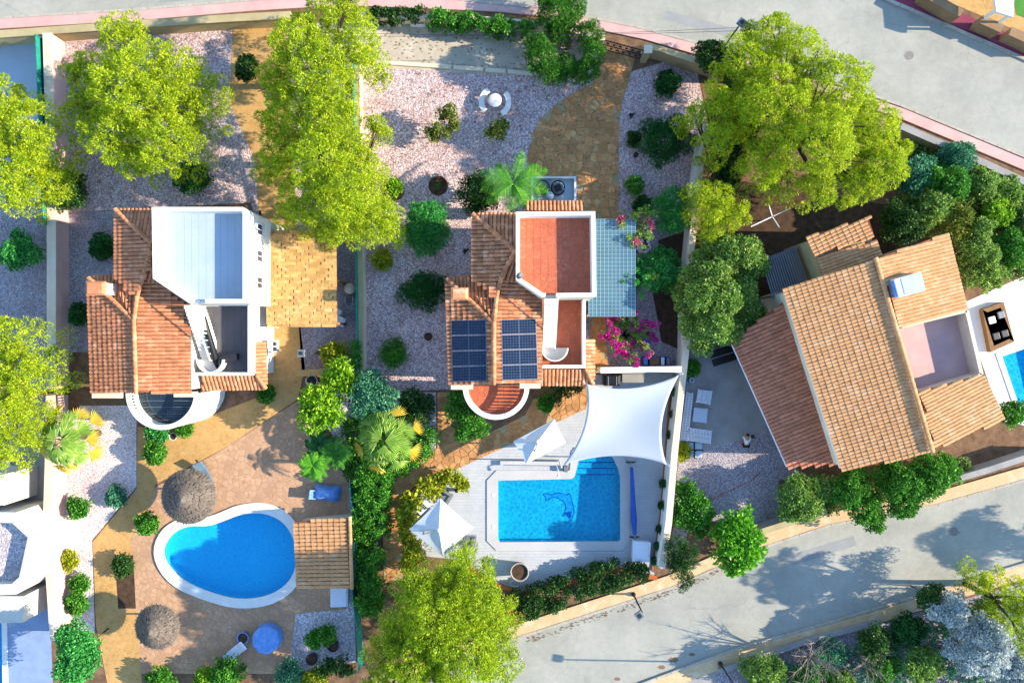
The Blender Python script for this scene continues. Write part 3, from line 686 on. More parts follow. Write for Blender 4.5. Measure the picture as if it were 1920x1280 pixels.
def villa(c):
    h = thing(c['name'], c['label'], 'house', P(*c['at']), None); mt = c['tile']; rf = Roof(h, mt)
    # walls
    walls(h, xy(c['bodyA'], 4.7), 0, 5.45, c['wall']); walls(h, xy(c['bodyB'], 4.5), 0, 4.7, c['wall'])
    blk = xy(c['block'], 7.0); walls(h, inset(blk, .01), 0, 6.03, c['wall'], 'upper_wall')
    ter = xy(c['terrace'], 4.3); walls(h, inset(ter, .01), 0, 3.33, c['wall'], 'lower_wall')
    # flat roof terrace and its parapet
    inn = parapet(h, blk, .24, 6.0, 7.0, c['par'], gaps=c.get('gap'))
    floor_tiles(h, inset(blk, .2), 6.1, .44, c['floor'], c['grout'])
    inn2 = parapet(h, ter, .2, 3.3, 4.3, c['par'], skip=c['terskip'])
    floor_tiles(h, inset(ter, .17), 3.4, .44, c['floor2'], c['grout2'])
    # tiled roofs
    plA = rf.slope(c['Aw'], 5.7, 6.35); rf.slope(c['An'], 5.7, 6.35)
    s3 = c['S']; rf.slope([s3[0], s3[1], s3[2]], 5.6, 6.35)
    plW = rf.slope(c['Bw'], 4.9, 5.7); rf.slope(c['Bn'], 4.9, 5.26)
    plE = rf.slope(c['Be'], 4.9, 5.7)
    for pts, ze, zt in c['strips']: rf.slope(pts, ze, zt)
    for pts in c['caps']: rf.cap([P(x, y, z) for x, y, z in pts], m=c.get('capm'))
    rf.finish(c['lim'])
    chimney(h, mt, *c['chim'])
    # gable trim under the south end
    for x0, x1, y in c['corn']:
        a, b = P(x0, y, 4.4), P(x1, y, 4.4); mb = MB(); mb.box(((a.x + b.x) / 2, a.y + .12, 4.6), (b.x - a.x, .34, .3)); mb.build('cornice_block', M['cream'], h, bev=.02)
    # stair up to the roof terrace
    x0, x1, ya, yb, n = c['stair']
    a, b = P(x0, ya, 4.8), P(x1, yb, 4.8); st = None
    for k in range(n):
        t0, t1 = k / n, (k + 1) / n; yy0, yy1 = b.y + (a.y - b.y) * t0, b.y + (a.y - b.y) * t1; zz = 3.4 + (6.1 - 3.4) * (k + 1) / (n + 1)
        mb = MB(); mb.box(((a.x + b.x) / 2, (yy0 + yy1) / 2, zz - .5), (abs(b.x - a.x), abs(yy1 - yy0) + .02, 1.0)); mb.build('stair_step', M['white'], h, bev=.01)
    mb = MB(); mb.bar((b.x - .03, b.y, 4.3), (b.x - .03, a.y, 6.95), .07, .07)
    for k in range(0, n + 1, 2):
        t = k / n; mb.bar((b.x - .03, b.y + (a.y - b.y) * t, 3.4 + 2.7 * t), (b.x - .03, b.y + (a.y - b.y) * t, 4.3 + 2.65 * t), .04, .04)
    mb.build('stair_rail', M['white'], h)
    cx = (a.x + b.x) / 2 + .36; mb = MB(); ar = circ(cx, b.y + .05, .82, 17, 180, 360)
    mb.prism(ar, 3.41, 3.6); mb.build('stair_foot', M['white'], h)
    mb = MB(); o_, i_ = circ(cx, b.y + .05, .86, 17, 180, 360), circ(cx, b.y + .05, .78, 17, 180, 360); mb.prism(o_ + i_[::-1], 3.41, 4.2); mb.build('stair_wall', M['white'], h)
    balcony(h, *c['balc'])
    return h, rf, plW, plE

main, mrf, plW, plE = villa(dict(name='villa', label='red-tiled villa with terracotta roof terrace and solar panels at the centre', at=(985, 560), tile=M['tile'], wall=M['cream'], par=M['white'],
    floor=M['floor_red'], grout=M['grout'], floor2=M['floor_red'], grout2=M['grout'],
    bodyA=[(897, 412), (968, 412), (968, 515), (900, 515)], bodyB=[(848, 532), (1015, 532), (1015, 714), (848, 714)],
    block=[(967, 397), (967, 524), (1016, 557), (1118, 556), (1116, 396)], gap={1: (.0, .0), 2: (.06, .27)}, terrace=[(1014, 557), (1014, 690), (1098, 690), (1098, 557)], terskip=(0, 3),
    Aw=[(887, 520), (887, 402), (965, 471), (950, 500), (941, 515), (932, 545), (926, 558)], An=[(969, 402), (886, 402), (966, 470), (969, 474)], S=[(940, 518), (970, 529), (966, 471)],
    Bn=[(840, 521), (888, 519), (926, 557), (926, 603)], Bw=[(844, 722), (837, 524), (926, 604), (926, 718)],
    Be=[(1014, 557), (1014, 718), (926, 718), (925, 600), (930, 560), (942, 516), (970, 528)],
    strips=[([(1012, 720), (1111, 720), (1097, 690), (1012, 690)], 3.0, 3.5), ([(1112, 719), (1112, 636), (1098, 640), (1098, 692)], 3.0, 3.4), ([(1092, 380), (985, 380), (987, 398), (1090, 398)], 3.0, 3.45)],
    caps=[[(887, 402, 5.76), (966, 471, 6.42)], [(966, 471, 6.42), (950, 500, 6.3), (940, 520, 6.12), (931, 556, 5.9), (926, 604, 5.77), (926, 720, 5.77)], [(839, 523, 4.97), (925, 604, 5.75)], [(1111, 719, 3.08), (1097, 691, 3.55)]],
    lim=300, chim=(862, 551, 4.4, 6.2, .85, .6), corn=[(846, 887, 728), (974, 1013, 726)], stair=(1019, 1043, 562, 654, 16), balc=(930, 724, 62, 4.15, 3.15, M['floor_red'], M['white'], M['grout'], 180, 360, 24)))
villa2, rf2, _, _ = villa(dict(name='neighbour_villa', label='villa with white flat roof and brown tiles beside the wooden carport on the left', at=(330, 560), tile=M['tile_left'], wall=M['white'], par=M['white'],
    floor=M['floor_white'], grout=M['floor_white'], floor2=M['floor_grey'], grout2=M['floor_grey'],
    bodyA=[(228, 404), (290, 404), (290, 512), (230, 512)], bodyB=[(178, 530), (357, 530), (357, 730), (178, 730)],
    block=[(284, 388), (286, 522), (354, 568), (462, 568), (462, 394), (455, 388)], gap={2: (.05, .28)}, terrace=[(358, 568), (358, 704), (470, 704), (470, 568)], terskip=(0, 3),
    Aw=[(218, 518), (218, 394), (284, 460), (284, 500), (268, 520), (255, 560)], An=[(286, 394), (217, 394), (283, 455), (286, 458)], S=[(270, 520), (290, 530), (286, 478)],
    Bn=[(168, 519), (224, 517), (254, 562), (253, 600)], Bw=[(174, 737), (166, 521), (252, 600), (256, 735)],
    Be=[(356, 572), (358, 737), (256, 735), (252, 598), (258, 555), (272, 518), (288, 528)],
    strips=[([(378, 729), (498, 727), (482, 705), (378, 706)], 3.0, 3.5), ([(499, 727), (496, 640), (480, 642), (482, 704)], 3.0, 3.4)],
    caps=[[(218, 394, 5.76), (284, 456, 6.42)], [(284, 470, 6.42), (270, 515, 6.15), (258, 555, 5.9), (252, 600, 5.77), (256, 737, 5.77)], [(168, 522, 4.97), (252, 600, 5.75)], [(498, 727, 3.08), (482, 705, 3.55)]],
    lim=0, chim=(184, 541, 4.4, 6.3, 1.0, .7), corn=[(178, 232, 744), (330, 372, 742)], stair=(361, 388, 574, 676, 16), balc=(304, 737, 68, 4.15, 3.15, M['glass_dk'], M['white'], M['floor_white'])))
for y in (430, 480, 530, 600, 650):
    p = P(470, y, 5.0); window(villa2, (xy([(462, y)], 7.0)[0][0] - .005, p.y, 4.9 if y < 560 else 2.2), .7, .9, (1, 0))
# solar modules
def solar(quad, plane, lab, tilt):
    q = [plane.hit(x, y, .16) for x, y in quad]   # nw ne se sw
    for k in range(4):
        L = lambda a, b, t: a + (b - a) * t
        g = .003; t0, t1 = k / 4 + g, (k + 1) / 4 - g
        nw, ne, se, sw = L(q[0], q[3], t0), L(q[1], q[2], t0), L(q[1], q[2], t1), L(q[0], q[3], t1)
        o = thing('solar_panel', ('topmost', 'second from the top', 'third from the top', 'lowest')[k] + ' blue solar panel of the column on the ' + lab, 'solar panel', (nw + se) / 2, 'solar panels on the villa roof')
        n = plane.n; D = lambda a: a - n * .04
        mb = MB(); mb.add([nw, ne, se, sw, D(nw), D(ne), D(se), D(sw)], [(0, 1, 2, 3), (7, 6, 5, 4), (0, 4, 5, 1), (1, 5, 6, 2), (2, 6, 7, 3), (3, 7, 4, 0)]); mb.build('frame', M['alu'], o)
        B = lambda u, v: L(L(nw, ne, u), L(sw, se, u), v)
        mb = MB(); a = [B(.008, .016), B(.992, .016), B(.992, .984), B(.008, .984)]; mb.add([p + n * .004 for p in a], [(0, 1, 2, 3)]); mb.build('backsheet', M['solar_line'], o)
        mb = MB()
        for half in (0, 1):
            for i in range(6):
                for j in range(5):
                    u0 = .02 + half * .495 + i * .0785; v0 = .05 + j * .182
                    mb.add([B(u, v) + n * .008 for u, v in ((u0, v0), (u0 + .069, v0), (u0 + .069, v0 + .162), (u0, v0 + .162))], [(0, 1, 2, 3)])
        tag(mb.build('cell_grid', M['solar'], o), kind='stuff')
        mb = MB()
        for u in (.2, .8):
            a = B(u, .5); mb.bar(a - n * .16, a - n * .03, .05, .05)
        mb.build('mounting_foot', M['alu'], o)
solar([(846, 600), (911, 599), (913, 714), (848, 716)], plW, 'shaded west slope', 0)
solar([(940, 599), (1005, 597), (1009, 711), (942, 713)], plE, 'sunny east slope', 0)
# satellite dish on the parapet
d = thing('satellite_dish', 'small grey satellite dish on the cut corner of the roof terrace parapet', 'satellite dish', P(973, 517, 7.0))
p = P(973, 517, 7.0); mb = MB(); mb.bar(p, p + Vector((0, 0, .3)), .05, .05); mb.build('mast', M['metal_grey'], d)
mb = MB(); mb.lathe([(.02, 0), (.12, .02), (.2, .06), (.22, .07)], (0, 0, 0), 18); o = mb.build('reflector', M['metal_grey'], None, True); o.matrix_world = Matrix.Translation(p + Vector((0, 0, .32))) @ Matrix.Rotation(R(40), 4, Vector((1, 1, 0))); pin(o, d)

# blue canopy east of the villa
ca = thing('pergola_canopy', 'blue glazed canopy with a pale grid of laths against the villa', 'canopy', P(1145, 500))
zc = 2.85; q = xy([(1104, 411), (1191, 412), (1191, 593), (1104, 593)], zc); cx0, cx1 = q[0][0], q[1][0]; cy1, cy0 = q[0][1], q[2][1]
nx, ny = 12, 25; dx, dy = (cx1 - cx0) / nx, (cy1 - cy0) / ny
mbp = MB(); mbp.box((0, 0, 0), (dx - .035, dy - .03, .02)); me = mbp.mesh('pane', M['canopy'])
for i in range(nx):
    for j in range(ny):
        o = bpy.data.objects.new('pane', me); COL.objects.link(o); o.location = (cx0 + (i + .5) * dx, cy0 + (j + .5) * dy, zc); pin(o, ca)
for i in range(nx + 1):
    mb = MB(); mb.box((cx0 + i * dx, (cy0 + cy1) / 2, zc), (.04, cy1 - cy0, .045)); mb.build('rafter', M['canopy_frame'], ca)
for j in range(ny + 1):
    mb = MB(); mb.box(((cx0 + cx1) / 2, cy0 + j * dy, zc + .004), (cx1 - cx0, .026, .03)); mb.build('lath', M['canopy_frame'], ca)
for x, y in ((cx1 - .1, cy0 + .1), (cx1 - .1, (cy0 + cy1) / 2), (cx1 - .1, cy1 - .1), (cx0 + .1, cy0 + .1), (cx0 + .1, cy1 - .1)):
    mb = MB(); mb.box((x, y, (zc - .03) / 2), (.12, .12, zc - .03)); mb.build('post', M['white'], ca)
# north patio
pa = thing('front_patio', 'low white-walled patio in blue shade north of the villa', 'patio', P(1040, 356))
pr = xy([(996, 331), (1080, 331), (1080, 384), (996, 384)], .4); mb = MB(); mb.prism(pr, 0, .14); mb.build('floor', M['floor_white'], pa)
parapet(pa, pr, .14, .141, .45, M['white'])

# carport of the left neighbour: every shingle a piece
cp = thing('carport', 'carport roofed with tan wooden shingles beside the white-roofed villa', 'carport', P(565, 525))
a, b, c_, d_ = P(498, 432, 2.9), P(630, 432, 2.6), P(632, 612, 2.6), P(500, 612, 2.9)
mb = MB(); dz = Vector((0, 0, -.1)); mb.add([a, b, c_, d_, a + dz, b + dz, c_ + dz, d_ + dz], [(0, 1, 2, 3), (7, 6, 5, 4), (0, 4, 5, 1), (1, 5, 6, 2), (2, 6, 7, 3), (3, 7, 4, 0)]); mb.build('roof_deck', M['wood'], cp)
nr, nc = 31, 9
for j in range(nr):
    for i in range(-1, nc):
        u0, u1 = (i + .5 * (j % 2) + random.uniform(-.12, .12)) / nc, 0; u1 = u0 + 1 / nc - .004; u0, u1 = max(u0, 0), min(u1, 1)
        if u1 - u0 < .02: continue
        v0, v1 = j / nr, (j + 1) / nr + .006; h0 = .03 + random.uniform(0, .02); h1 = .012
        Q = lambda u, v, z: (a + (b - a) * u) * (1 - v) + (d_ + (c_ - d_) * u) * v + Vector((0, 0, z))
        mb = MB(); mb.add([Q(u0, v0, h1), Q(u1, v0, h1), Q(u1, v1, h0 + .01), Q(u0, v1, h0 + .01), Q(u0, v1, 0), Q(u1, v1, 0), Q(u0, v0, 0), Q(u1, v0, 0)], [(3, 2, 1, 0), (3, 4, 5, 2), (0, 6, 4, 3), (1, 2, 5, 7)]); mb.build('shingle', M['wood_tan'], cp)
for x, y in ((626, 440), (628, 525), (630, 606)):
    p = P(x, y, 2.6); mb = MB(); mb.box((p.x, p.y, 1.24), (.14, .14, 2.48)); mb.build('post', M['wood'], cp)

# shed with tiled roof by the kidney pool
sh = thing('pool_shed', 'small shed with sandy barrel-tile roof right of the kidney pool', 'shed', P(608, 1035))
walls(sh, xy([(556, 985), (654, 975), (656, 1098), (566, 1104)], 2.0), 0, 1.85, M['cream'])
r = Roof(sh, M['tile_sand'], .26, .4); r.slope([(552, 978), (558, 1104), (658, 1100), (656, 970)], 1.95, 2.3); r.finish(0)
r.cap([P(656, 968, 2.36), P(660, 1102, 2.36)], .13, 'verge_tile')

# right neighbour: long sand-tiled house standing askew
rh = thing('askew_house', 'large sand-tiled house standing askew behind the right boundary wall', 'house', P(1620, 670))
walls(rh, xy([(1478, 548), (1640, 494), (1740, 838), (1584, 876)], 5.0), 0, 4.75, M['cream'])
walls(rh, xy([(1640, 494), (1768, 446), (1872, 780), (1740, 838)], 5.0), 0, 4.3, M['cream'])
walls(rh, xy([(1440, 650), (1500, 590), (1570, 866), (1520, 862), (1500, 810)], 3.0), 0, 2.9, M['white'])
r = Roof(rh, M['tile_sand'], .22, .36)
r.slope([(1580, 884), (1468, 541), (1640, 486), (1747, 846)], 5.05, 6.0)
r.slope([(1776, 437), (1812, 580), (1690, 611), (1641, 486)], 5.4, 6.0)
r.slope([(1842, 701), (1882, 786), (1750, 842), (1724, 734)], 5.3, 5.8)
r.slope([(1512, 444), (1528, 478), (1640, 444), (1628, 408)], 4.4, 4.9); r.slope([(1532, 484), (1546, 522), (1656, 486), (1644, 448)], 4.2, 4.9)
r.cap([P(1641, 484, 6.08), P(1748, 846, 6.08)], .16, single=True)
r.finish(0)
walls(rh, xy([(1520, 450), (1628, 416), (1650, 488), (1545, 520)], 4.3), 0, 4.1, M['cream_dk'], 'rear_wall')
r = Roof(rh, M['tile_red'], .25, .4); r.slope([(1478, 876), (1372, 640), (1482, 556), (1574, 868)], 3.0, 3.75)
r.finish(0)
walls(rh, xy([(1690, 612), (1812, 582), (1838, 702), (1724, 736)], 5.0), 4.25, 4.4, M['pave_pink'], 'roof_terrace')
for e in (((1690, 612), (1812, 582)), ((1812, 582), (1840, 702)), ((1840, 702), (1724, 738))):
    mb = MB(); mb.prism(strip(xy(e, 5.3), .22), 4.2, 5.35); mb.build('parapet', M['cream'], rh)
mb = MB(); a, b = P(1372, 640, 2.95), P(1477, 874, 2.95); mb.tube([a + Vector((-.06, 0, .0)), b + Vector((-.06, 0, 0))], .07, 8); mb.build('gutter', M['plastic_white'], rh)
for e in (((1478, 548), (1584, 880)),):
    mb = MB(); mb.prism(strip(xy(e, 5.0), .1), 4.3, 4.9); mb.build('fascia', M['white'], rh)
tk = thing('rooftop_tank', 'pale blue and white box unit standing on the sunny sand-tiled slope', 'water tank', P(1705, 535, 5.8))
c0 = P(1706, 534, 6.5); mb = MB(); mb.box((c0.x, c0.y, 6.05), (1.7, 1.15, .9), R(15)); mb.build('housing', M['plastic_white'], tk, bev=.05)
mb = MB(); mb.box((c0.x + .15, c0.y + .04, 6.515), (1.2, 1.0, .03), R(15)); mb.build('lid', M['floor_white'], tk)
mb = MB(); mb.box((c0.x - .86, c0.y - .23, 6.05), (.04, 1.0, .8), R(15)); mb.build('end_panel', M['tarp'], tk)
# slatted pergola behind the tall leafy tree
pg = thing('slatted_pergola', 'grey slatted pergola between the leafy tree and the askew house', 'pergola', P(1470, 505))
for k in range(16):
    t = k / 15; a = P(1428 + 62 * t, 486 - 24 * t + 0, 2.7); b = P(1450 + 66 * t, 560 - 22 * t, 2.7); mb = MB(); mb.bar(a, b, .09, .06); mb.build('slat', M['metal_grey'], pg)
for s0, s1 in (((1426, 492), (1496, 466)), ((1448, 556), (1518, 534))):
    mb = MB(); mb.bar(P(*s0, 2.6), P(*s1, 2.6), .1, .12); mb.build('beam', M['metal_grey'], pg)
    for s in (s0, s1):
        p = P(*s, 2.6); mb = MB(); mb.box((p.x, p.y, 1.27), (.1, .1, 2.54)); mb.build('post', M['metal_grey'], pg)
# white house on the far left
wh = thing('corner_house', 'white house corner with pale patterned roof terrace at the left edge', 'house', P(10, 1030))
wp = xy([(-120, 958), (30, 960), (74, 1000), (54, 1092), (30, 1114), (-120, 1120)], 3.4); walls(wh, inset(wp, .01), 0, 2.7, M['white_old']); parapet(wh, wp, .7, 2.6, 3.4, M['white_old']); floor_tiles(wh, inset(wp, .6), 2.75, .5, M['gravel_blue'], M['concrete'])
mb = MB(); mb.prism(xy([(-120, 1118), (44, 1118), (40, 1168), (-120, 1170)], 2.6), 0, 2.5); mb.build('annex', M['white_old'], wh)
mb = MB(); p = P(12, 925, 3.4); mb.box((p.x - 2.1, p.y + .2, 1.6), (3.6, 2.0, 3.2)); mb.build('wing', M['white_old'], wh)

# ================================================================= BOUNDARY WALLS, FENCES
def bwall(name, label, pts, zt, w, m, mc=None, z0=0):
    o = thing(name, label, 'wall', P(*pts[len(pts) // 2]))
    q = xy(pts, zt); mb = MB(); mb.prism(strip(q, w), z0, zt - .06); mb.build('wall_body', m, o)
    mb = MB(); mb.prism(strip(q, w + .1), zt - .06, zt); mb.build('coping', mc or m, o)
    return o
bwall('boundary_wall', 'long cream boundary wall running between the pool deck and the right-hand patio', [(1327, 236), (1314, 300), (1304, 390), (1296, 470), (1289, 560), (1287, 650), (1277, 740), (1265, 850), (1254, 980), (1241, 1066)], 1.85, .34, M['white'], M['cream'])
bwall('boundary_wall', 'low cream wall topped with green mesh left of the gravel garden', [(669, 118), (670, 250), (674, 450), (677, 560), (677, 700)], 1.25, .26, M['cream'], M['cream_dk'])
fe = thing('mesh_fence', 'dark green mesh fence standing along the left side of the gravel garden', 'fence', P(666, 400))
a, b = P(662, 112, 1.7), P(670, 700, 1.7)
mb = MB(); mb.bar((a.x, a.y, .9), (b.x, b.y, .9), .05, 1.7); mb.build('mesh_panel', M['fence_green'], fe)
for k in range(11):
    t = k / 10; mb = MB(); c = a + (b - a) * t; mb.box((c.x - .05, c.y, .92), (.07, .07, 1.84)); mb.build('post', M['fence_green'], fe)
bwall('yard_wall', 'short cream wall along the top of the shade sail near the villa', [(1126, 694), (1278, 692)], 2.2, .3, M['cream'], M['white'])
bwall('front_wall', 'low tan street wall right of the iron gate', [(1213, 86), (1240, 92), (1300, 112), (1380, 138)], 1.5, .28, M['cream_dk'])
bwall('front_wall', 'low street wall under the creeper beside the concrete drive', [(676, 28), (800, 30), (940, 38), (1040, 48), (1122, 68)], 1.1, .26, M['cream'])
bwall('front_wall', 'tan street wall along the pink pavement at the top left', [(-100, 74), (0, 64), (250, 46), (430, 34), (545, 28)], 1.3, .4, M['cream_dk'])
bwall('side_wall', 'pinkish side wall between the two left-hand gardens', [(88, 62), (92, 200), (96, 400), (96, 640), (92, 880), (88, 1000), (96, 1110), (102, 1200)], 1.5, .5, M['pave_pink'], M['cream'])
fe2 = thing('mesh_fence', 'teal mesh fence beside the pinkish wall at the upper left', 'fence', P(72, 220))
a, b = P(66, 66, 1.8), P(80, 420, 1.8); mb = MB(); mb.bar((a.x, a.y, .9), (b.x, b.y, .9), .06, 1.8); mb.build('mesh_panel', M['fence_green'], fe2)
for k in range(6):
    c = a + (b - a) * (k / 5); mb = MB(); mb.box((c.x + .06, c.y, .95), (.07, .07, 1.9)); mb.build('post', M['fence_green'], fe2)
fe3 = thing('mesh_fence', 'sagging green mesh fence along the hedge right of the pool shed', 'fence', P(664, 1080))
pts = [P(x, y, 1.6) for x, y in ((655, 905), (662, 975), (664, 1060), (660, 1110), (668, 1180), (672, 1260))]
for i in range(5):
    u, v = pts[i], pts[i + 1]; mb = MB(); mb.bar((u.x, u.y, .82), (v.x, v.y, .82), .05, 1.55); mb.build('mesh_panel', M['fence_green'], fe3)
    mb = MB(); mb.box((u.x, u.y, .85), (.08, .08, 1.7)); mb.build('post', M['metal_grey'], fe3)
bwall('terrace_wall', 'short tan wall beside the tall white lamp left of the planting bed', [(553, 700), (638, 696)], 1.5, .34, M['brick_tan'])
bwall('retaining_edge', 'low terracotta edging along the lower side of the pool deck', [(876, 1062), (915, 1090), (982, 1114), (1163, 1067), (1232, 1084)], .3, .2, M['orange'])
bwall('roadside_wall', 'grey-green roadside wall below the kerb at the upper right', [(1690, 236), (1800, 284), (1930, 344), (2100, 425)], 1.3, .35, M['cream_dk'], M['concrete_grey'])
bwall('roadside_wall', 'grey roadside wall with orange band below the right-hand patio', [(1430, 996), (1550, 958)], 1.4, .3, M['concrete_grey'], M['cream_dk'])
bwall('roadside_wall', 'grey roadside wall below the askew house at the right edge', [(1770, 905), (1850, 882), (1960, 846)], 1.2, .3, M['concrete_grey'])
bwall('roadside_wall', 'low grey wall below the south road at the bottom right', [(1350, 1258), (1520, 1200), (1650, 1166)], .5, .24, M['concrete_grey'])
for k, (s0, s1, lab) in enumerate((((1735, -14), (1803, 26), 'leftmost tan wall segment behind the red pavement'), ((1840, 36), (1880, 54), 'middle tan wall segment behind the red pavement'), ((1895, 58), (1960, 88), 'rightmost tan wall segment behind the red pavement'))):
    bwall('street_wall', lab, [s0, s1], 1.2, .5, M['tan_wall'])
gz = thing('garden_pavilion', 'white flat-roofed pavilion corner beside green lawn at the top right corner', 'pavilion', P(1880, 0))
mb = MB(); mb.prism(xy([(1860, -60), (1905, -60), (1900, 32), (1868, 22)], 2.6), 2.4, 2.6); mb.build('roof_slab', M['white'], gz)
for x, y in ((1870, 18), (1898, 26), (1868, -50), (1900, -50)):
    p = P(x, y, 2.4); mb = MB(); mb.box((p.x, p.y, 1.2), (.18, .18, 2.4)); mb.build('post', M['white'], gz)
# iron gate
gt = thing('iron_gate', 'black iron driveway gate with rosette bars on the pink pavement', 'gate', P(1170, 85))
a, b = P(1132, 76, 1.4), P(1206, 96, 1.4); a.z = b.z = 0; e = (b - a).normalized(); L = (b - a).length
for z in (.12, .8, 1.45): mb = MB(); mb.bar(a + Vector((0, 0, z)), b + Vector((0, 0, z)), .05, .06); mb.build('rail', M['black'], gt)
for k in range(24):
    p = a + e * L * k / 23; mb = MB(); mb.bar(p + Vector((0, 0, .08)), p + Vector((0, 0, 1.55 if k % 2 else 1.62)), .025, .025); mb.build('bar', M['black'], gt)
for k in range(6):
    for z in (.45, 1.12):
        p = a + e * L * (k + .5 + (.25 if z > 1 else 0)) / 6.3 + Vector((0, 0, z)); mb = MB(); mb.lathe([(.0, -.02), (.1, -.02), (.1, .02), (0, .02)], (0, 0, 0), 10)
        o = mb.build('rosette', M['black'], None); o.matrix_world = Matrix.Translation(p) @ Matrix.Rotation(math.atan2(e.y, e.x), 4, 'Z') @ Matrix.Rotation(R(90), 4, 'X'); pin(o, gt)
for q, h in ((a - e * .25, 1.8), (b + e * .25, 1.8)):
    mb = MB(); mb.box((q.x, q.y, h / 2), (.42, .42, h)); g = mb.build('pillar', M['cream_dk'], gt, bev=.02); mb = MB(); mb.box((q.x, q.y, h + .05), (.54, .54, .1)); mb.build('pillar_cap', M['cream'], g)
mt_ = thing('meter_box', 'small dark meter box with pale rim at the foot of the gate pillar', 'utility box', P(1210, 104)); p = P(1210, 104)
mb = MB(); mb.box((p.x, p.y, .14), (.62, .4, .28)); mb.build('rim', M['cream'], mt_); mb = MB(); mb.box((p.x, p.y, .285), (.48, .28, .02)); mb.build('lid', M['black'], mt_)

# kerb blocks along the concrete drive
for k, (x0, y0, x1, y1) in enumerate(((700, 117, 848, 127), (850, 128, 908, 131), (910, 132, 950, 135), (952, 135, 1012, 141))):
    mb = MB(); mb.prism(strip(xy([(x0, y0), (x1 - 1.5, y1)]), .28), 0, .16)
    tag(mb.build('edging_block', M['cream'], bev=.02), ('longest', 'second', 'third', 'shaded rightmost')[k] + ' cream edging block between concrete drive and gravel', 'edging block', 'edging blocks along the concrete drive')

# ================================================================= VEGETATION
def leafmesh(name, cl, n, L, Wd, m, parent, quad=False, shell=.35, zlo=-.35, flat=.85, out=.8, kind=None):
    cl = np.asarray(cl, float); N = len(cl) * n; c = np.repeat(cl, n, 0)
    d = rng.normal(size=(N, 3)); d /= np.linalg.norm(d, axis=1)[:, None]
    d[:, 2] = np.where(d[:, 2] < zlo, -d[:, 2], d[:, 2])
    p = c[:, :3] + d * (c[:, 3] * (1 - shell * rng.random(N)))[:, None] * np.array([1, 1, flat])
    ax = d * out + rng.normal(size=(N, 3)) * .6; ax /= np.linalg.norm(ax, axis=1)[:, None]
    w = np.cross(ax, rng.normal(size=(N, 3))); w /= np.linalg.norm(w, axis=1)[:, None] + 1e-9
    s = rng.uniform(.7, 1.3, N)[:, None]; l, wd = ax * L * s, w * Wd * s / 2
    if quad: v = np.stack([p, p + l * .45 - wd, p + l, p + l * .45 + wd], 1); k = 4
    else: v = np.stack([p - wd, p + wd, p + l], 1); k = 3
    v[:, :, 2] = np.maximum(v[:, :, 2], .02)
    me = bpy.data.meshes.new(name); me.vertices.add(N * k); me.vertices.foreach_set('co', v.reshape(-1)); me.loops.add(N * k); me.loops.foreach_set('vertex_index', np.arange(N * k, dtype=np.int32))
    me.polygons.add(N); me.polygons.foreach_set('loop_start', np.arange(0, N * k, k, dtype=np.int32)); me.update(calc_edges=True); me.materials.append(m)
    o = bpy.data.objects.new(name, me); COL.objects.link(o); tag(o, kind=kind); return pin(o, parent)
def dome(c, r, sp, cr, zmin=-.15, flat=.8):
    """clumps spread over the upper shell of a lobe"""
    n = max(4, int(2 * math.pi * r * r * (1 - zmin) / (sp * sp))); out = []
    for i in range(n):
        z = 1 - (i + .5) / n * (1 - zmin); a = i * 2.39996 + random.uniform(-.35, .35); q = math.sqrt(max(0, 1 - z * z)); k = r * random.uniform(.72, 1.08)
        out.append((c[0] + k * q * math.cos(a), c[1] + k * q * math.sin(a), c[2] + k * z * flat, cr * random.uniform(.65, 1.3)))
    return out
STY = dict(pine=dict(sp=.84, cr=.47, n=320, L=.125, Wd=.052, quad=False, out=1.1), leaf=dict(sp=.42, cr=.3, n=85, L=.15, Wd=.1, quad=True), fine=dict(sp=.36, cr=.26, n=95, L=.13, Wd=.05, quad=False, out=1.0), big=dict(sp=.5, cr=.36, n=46, L=.3, Wd=.16, quad=True))
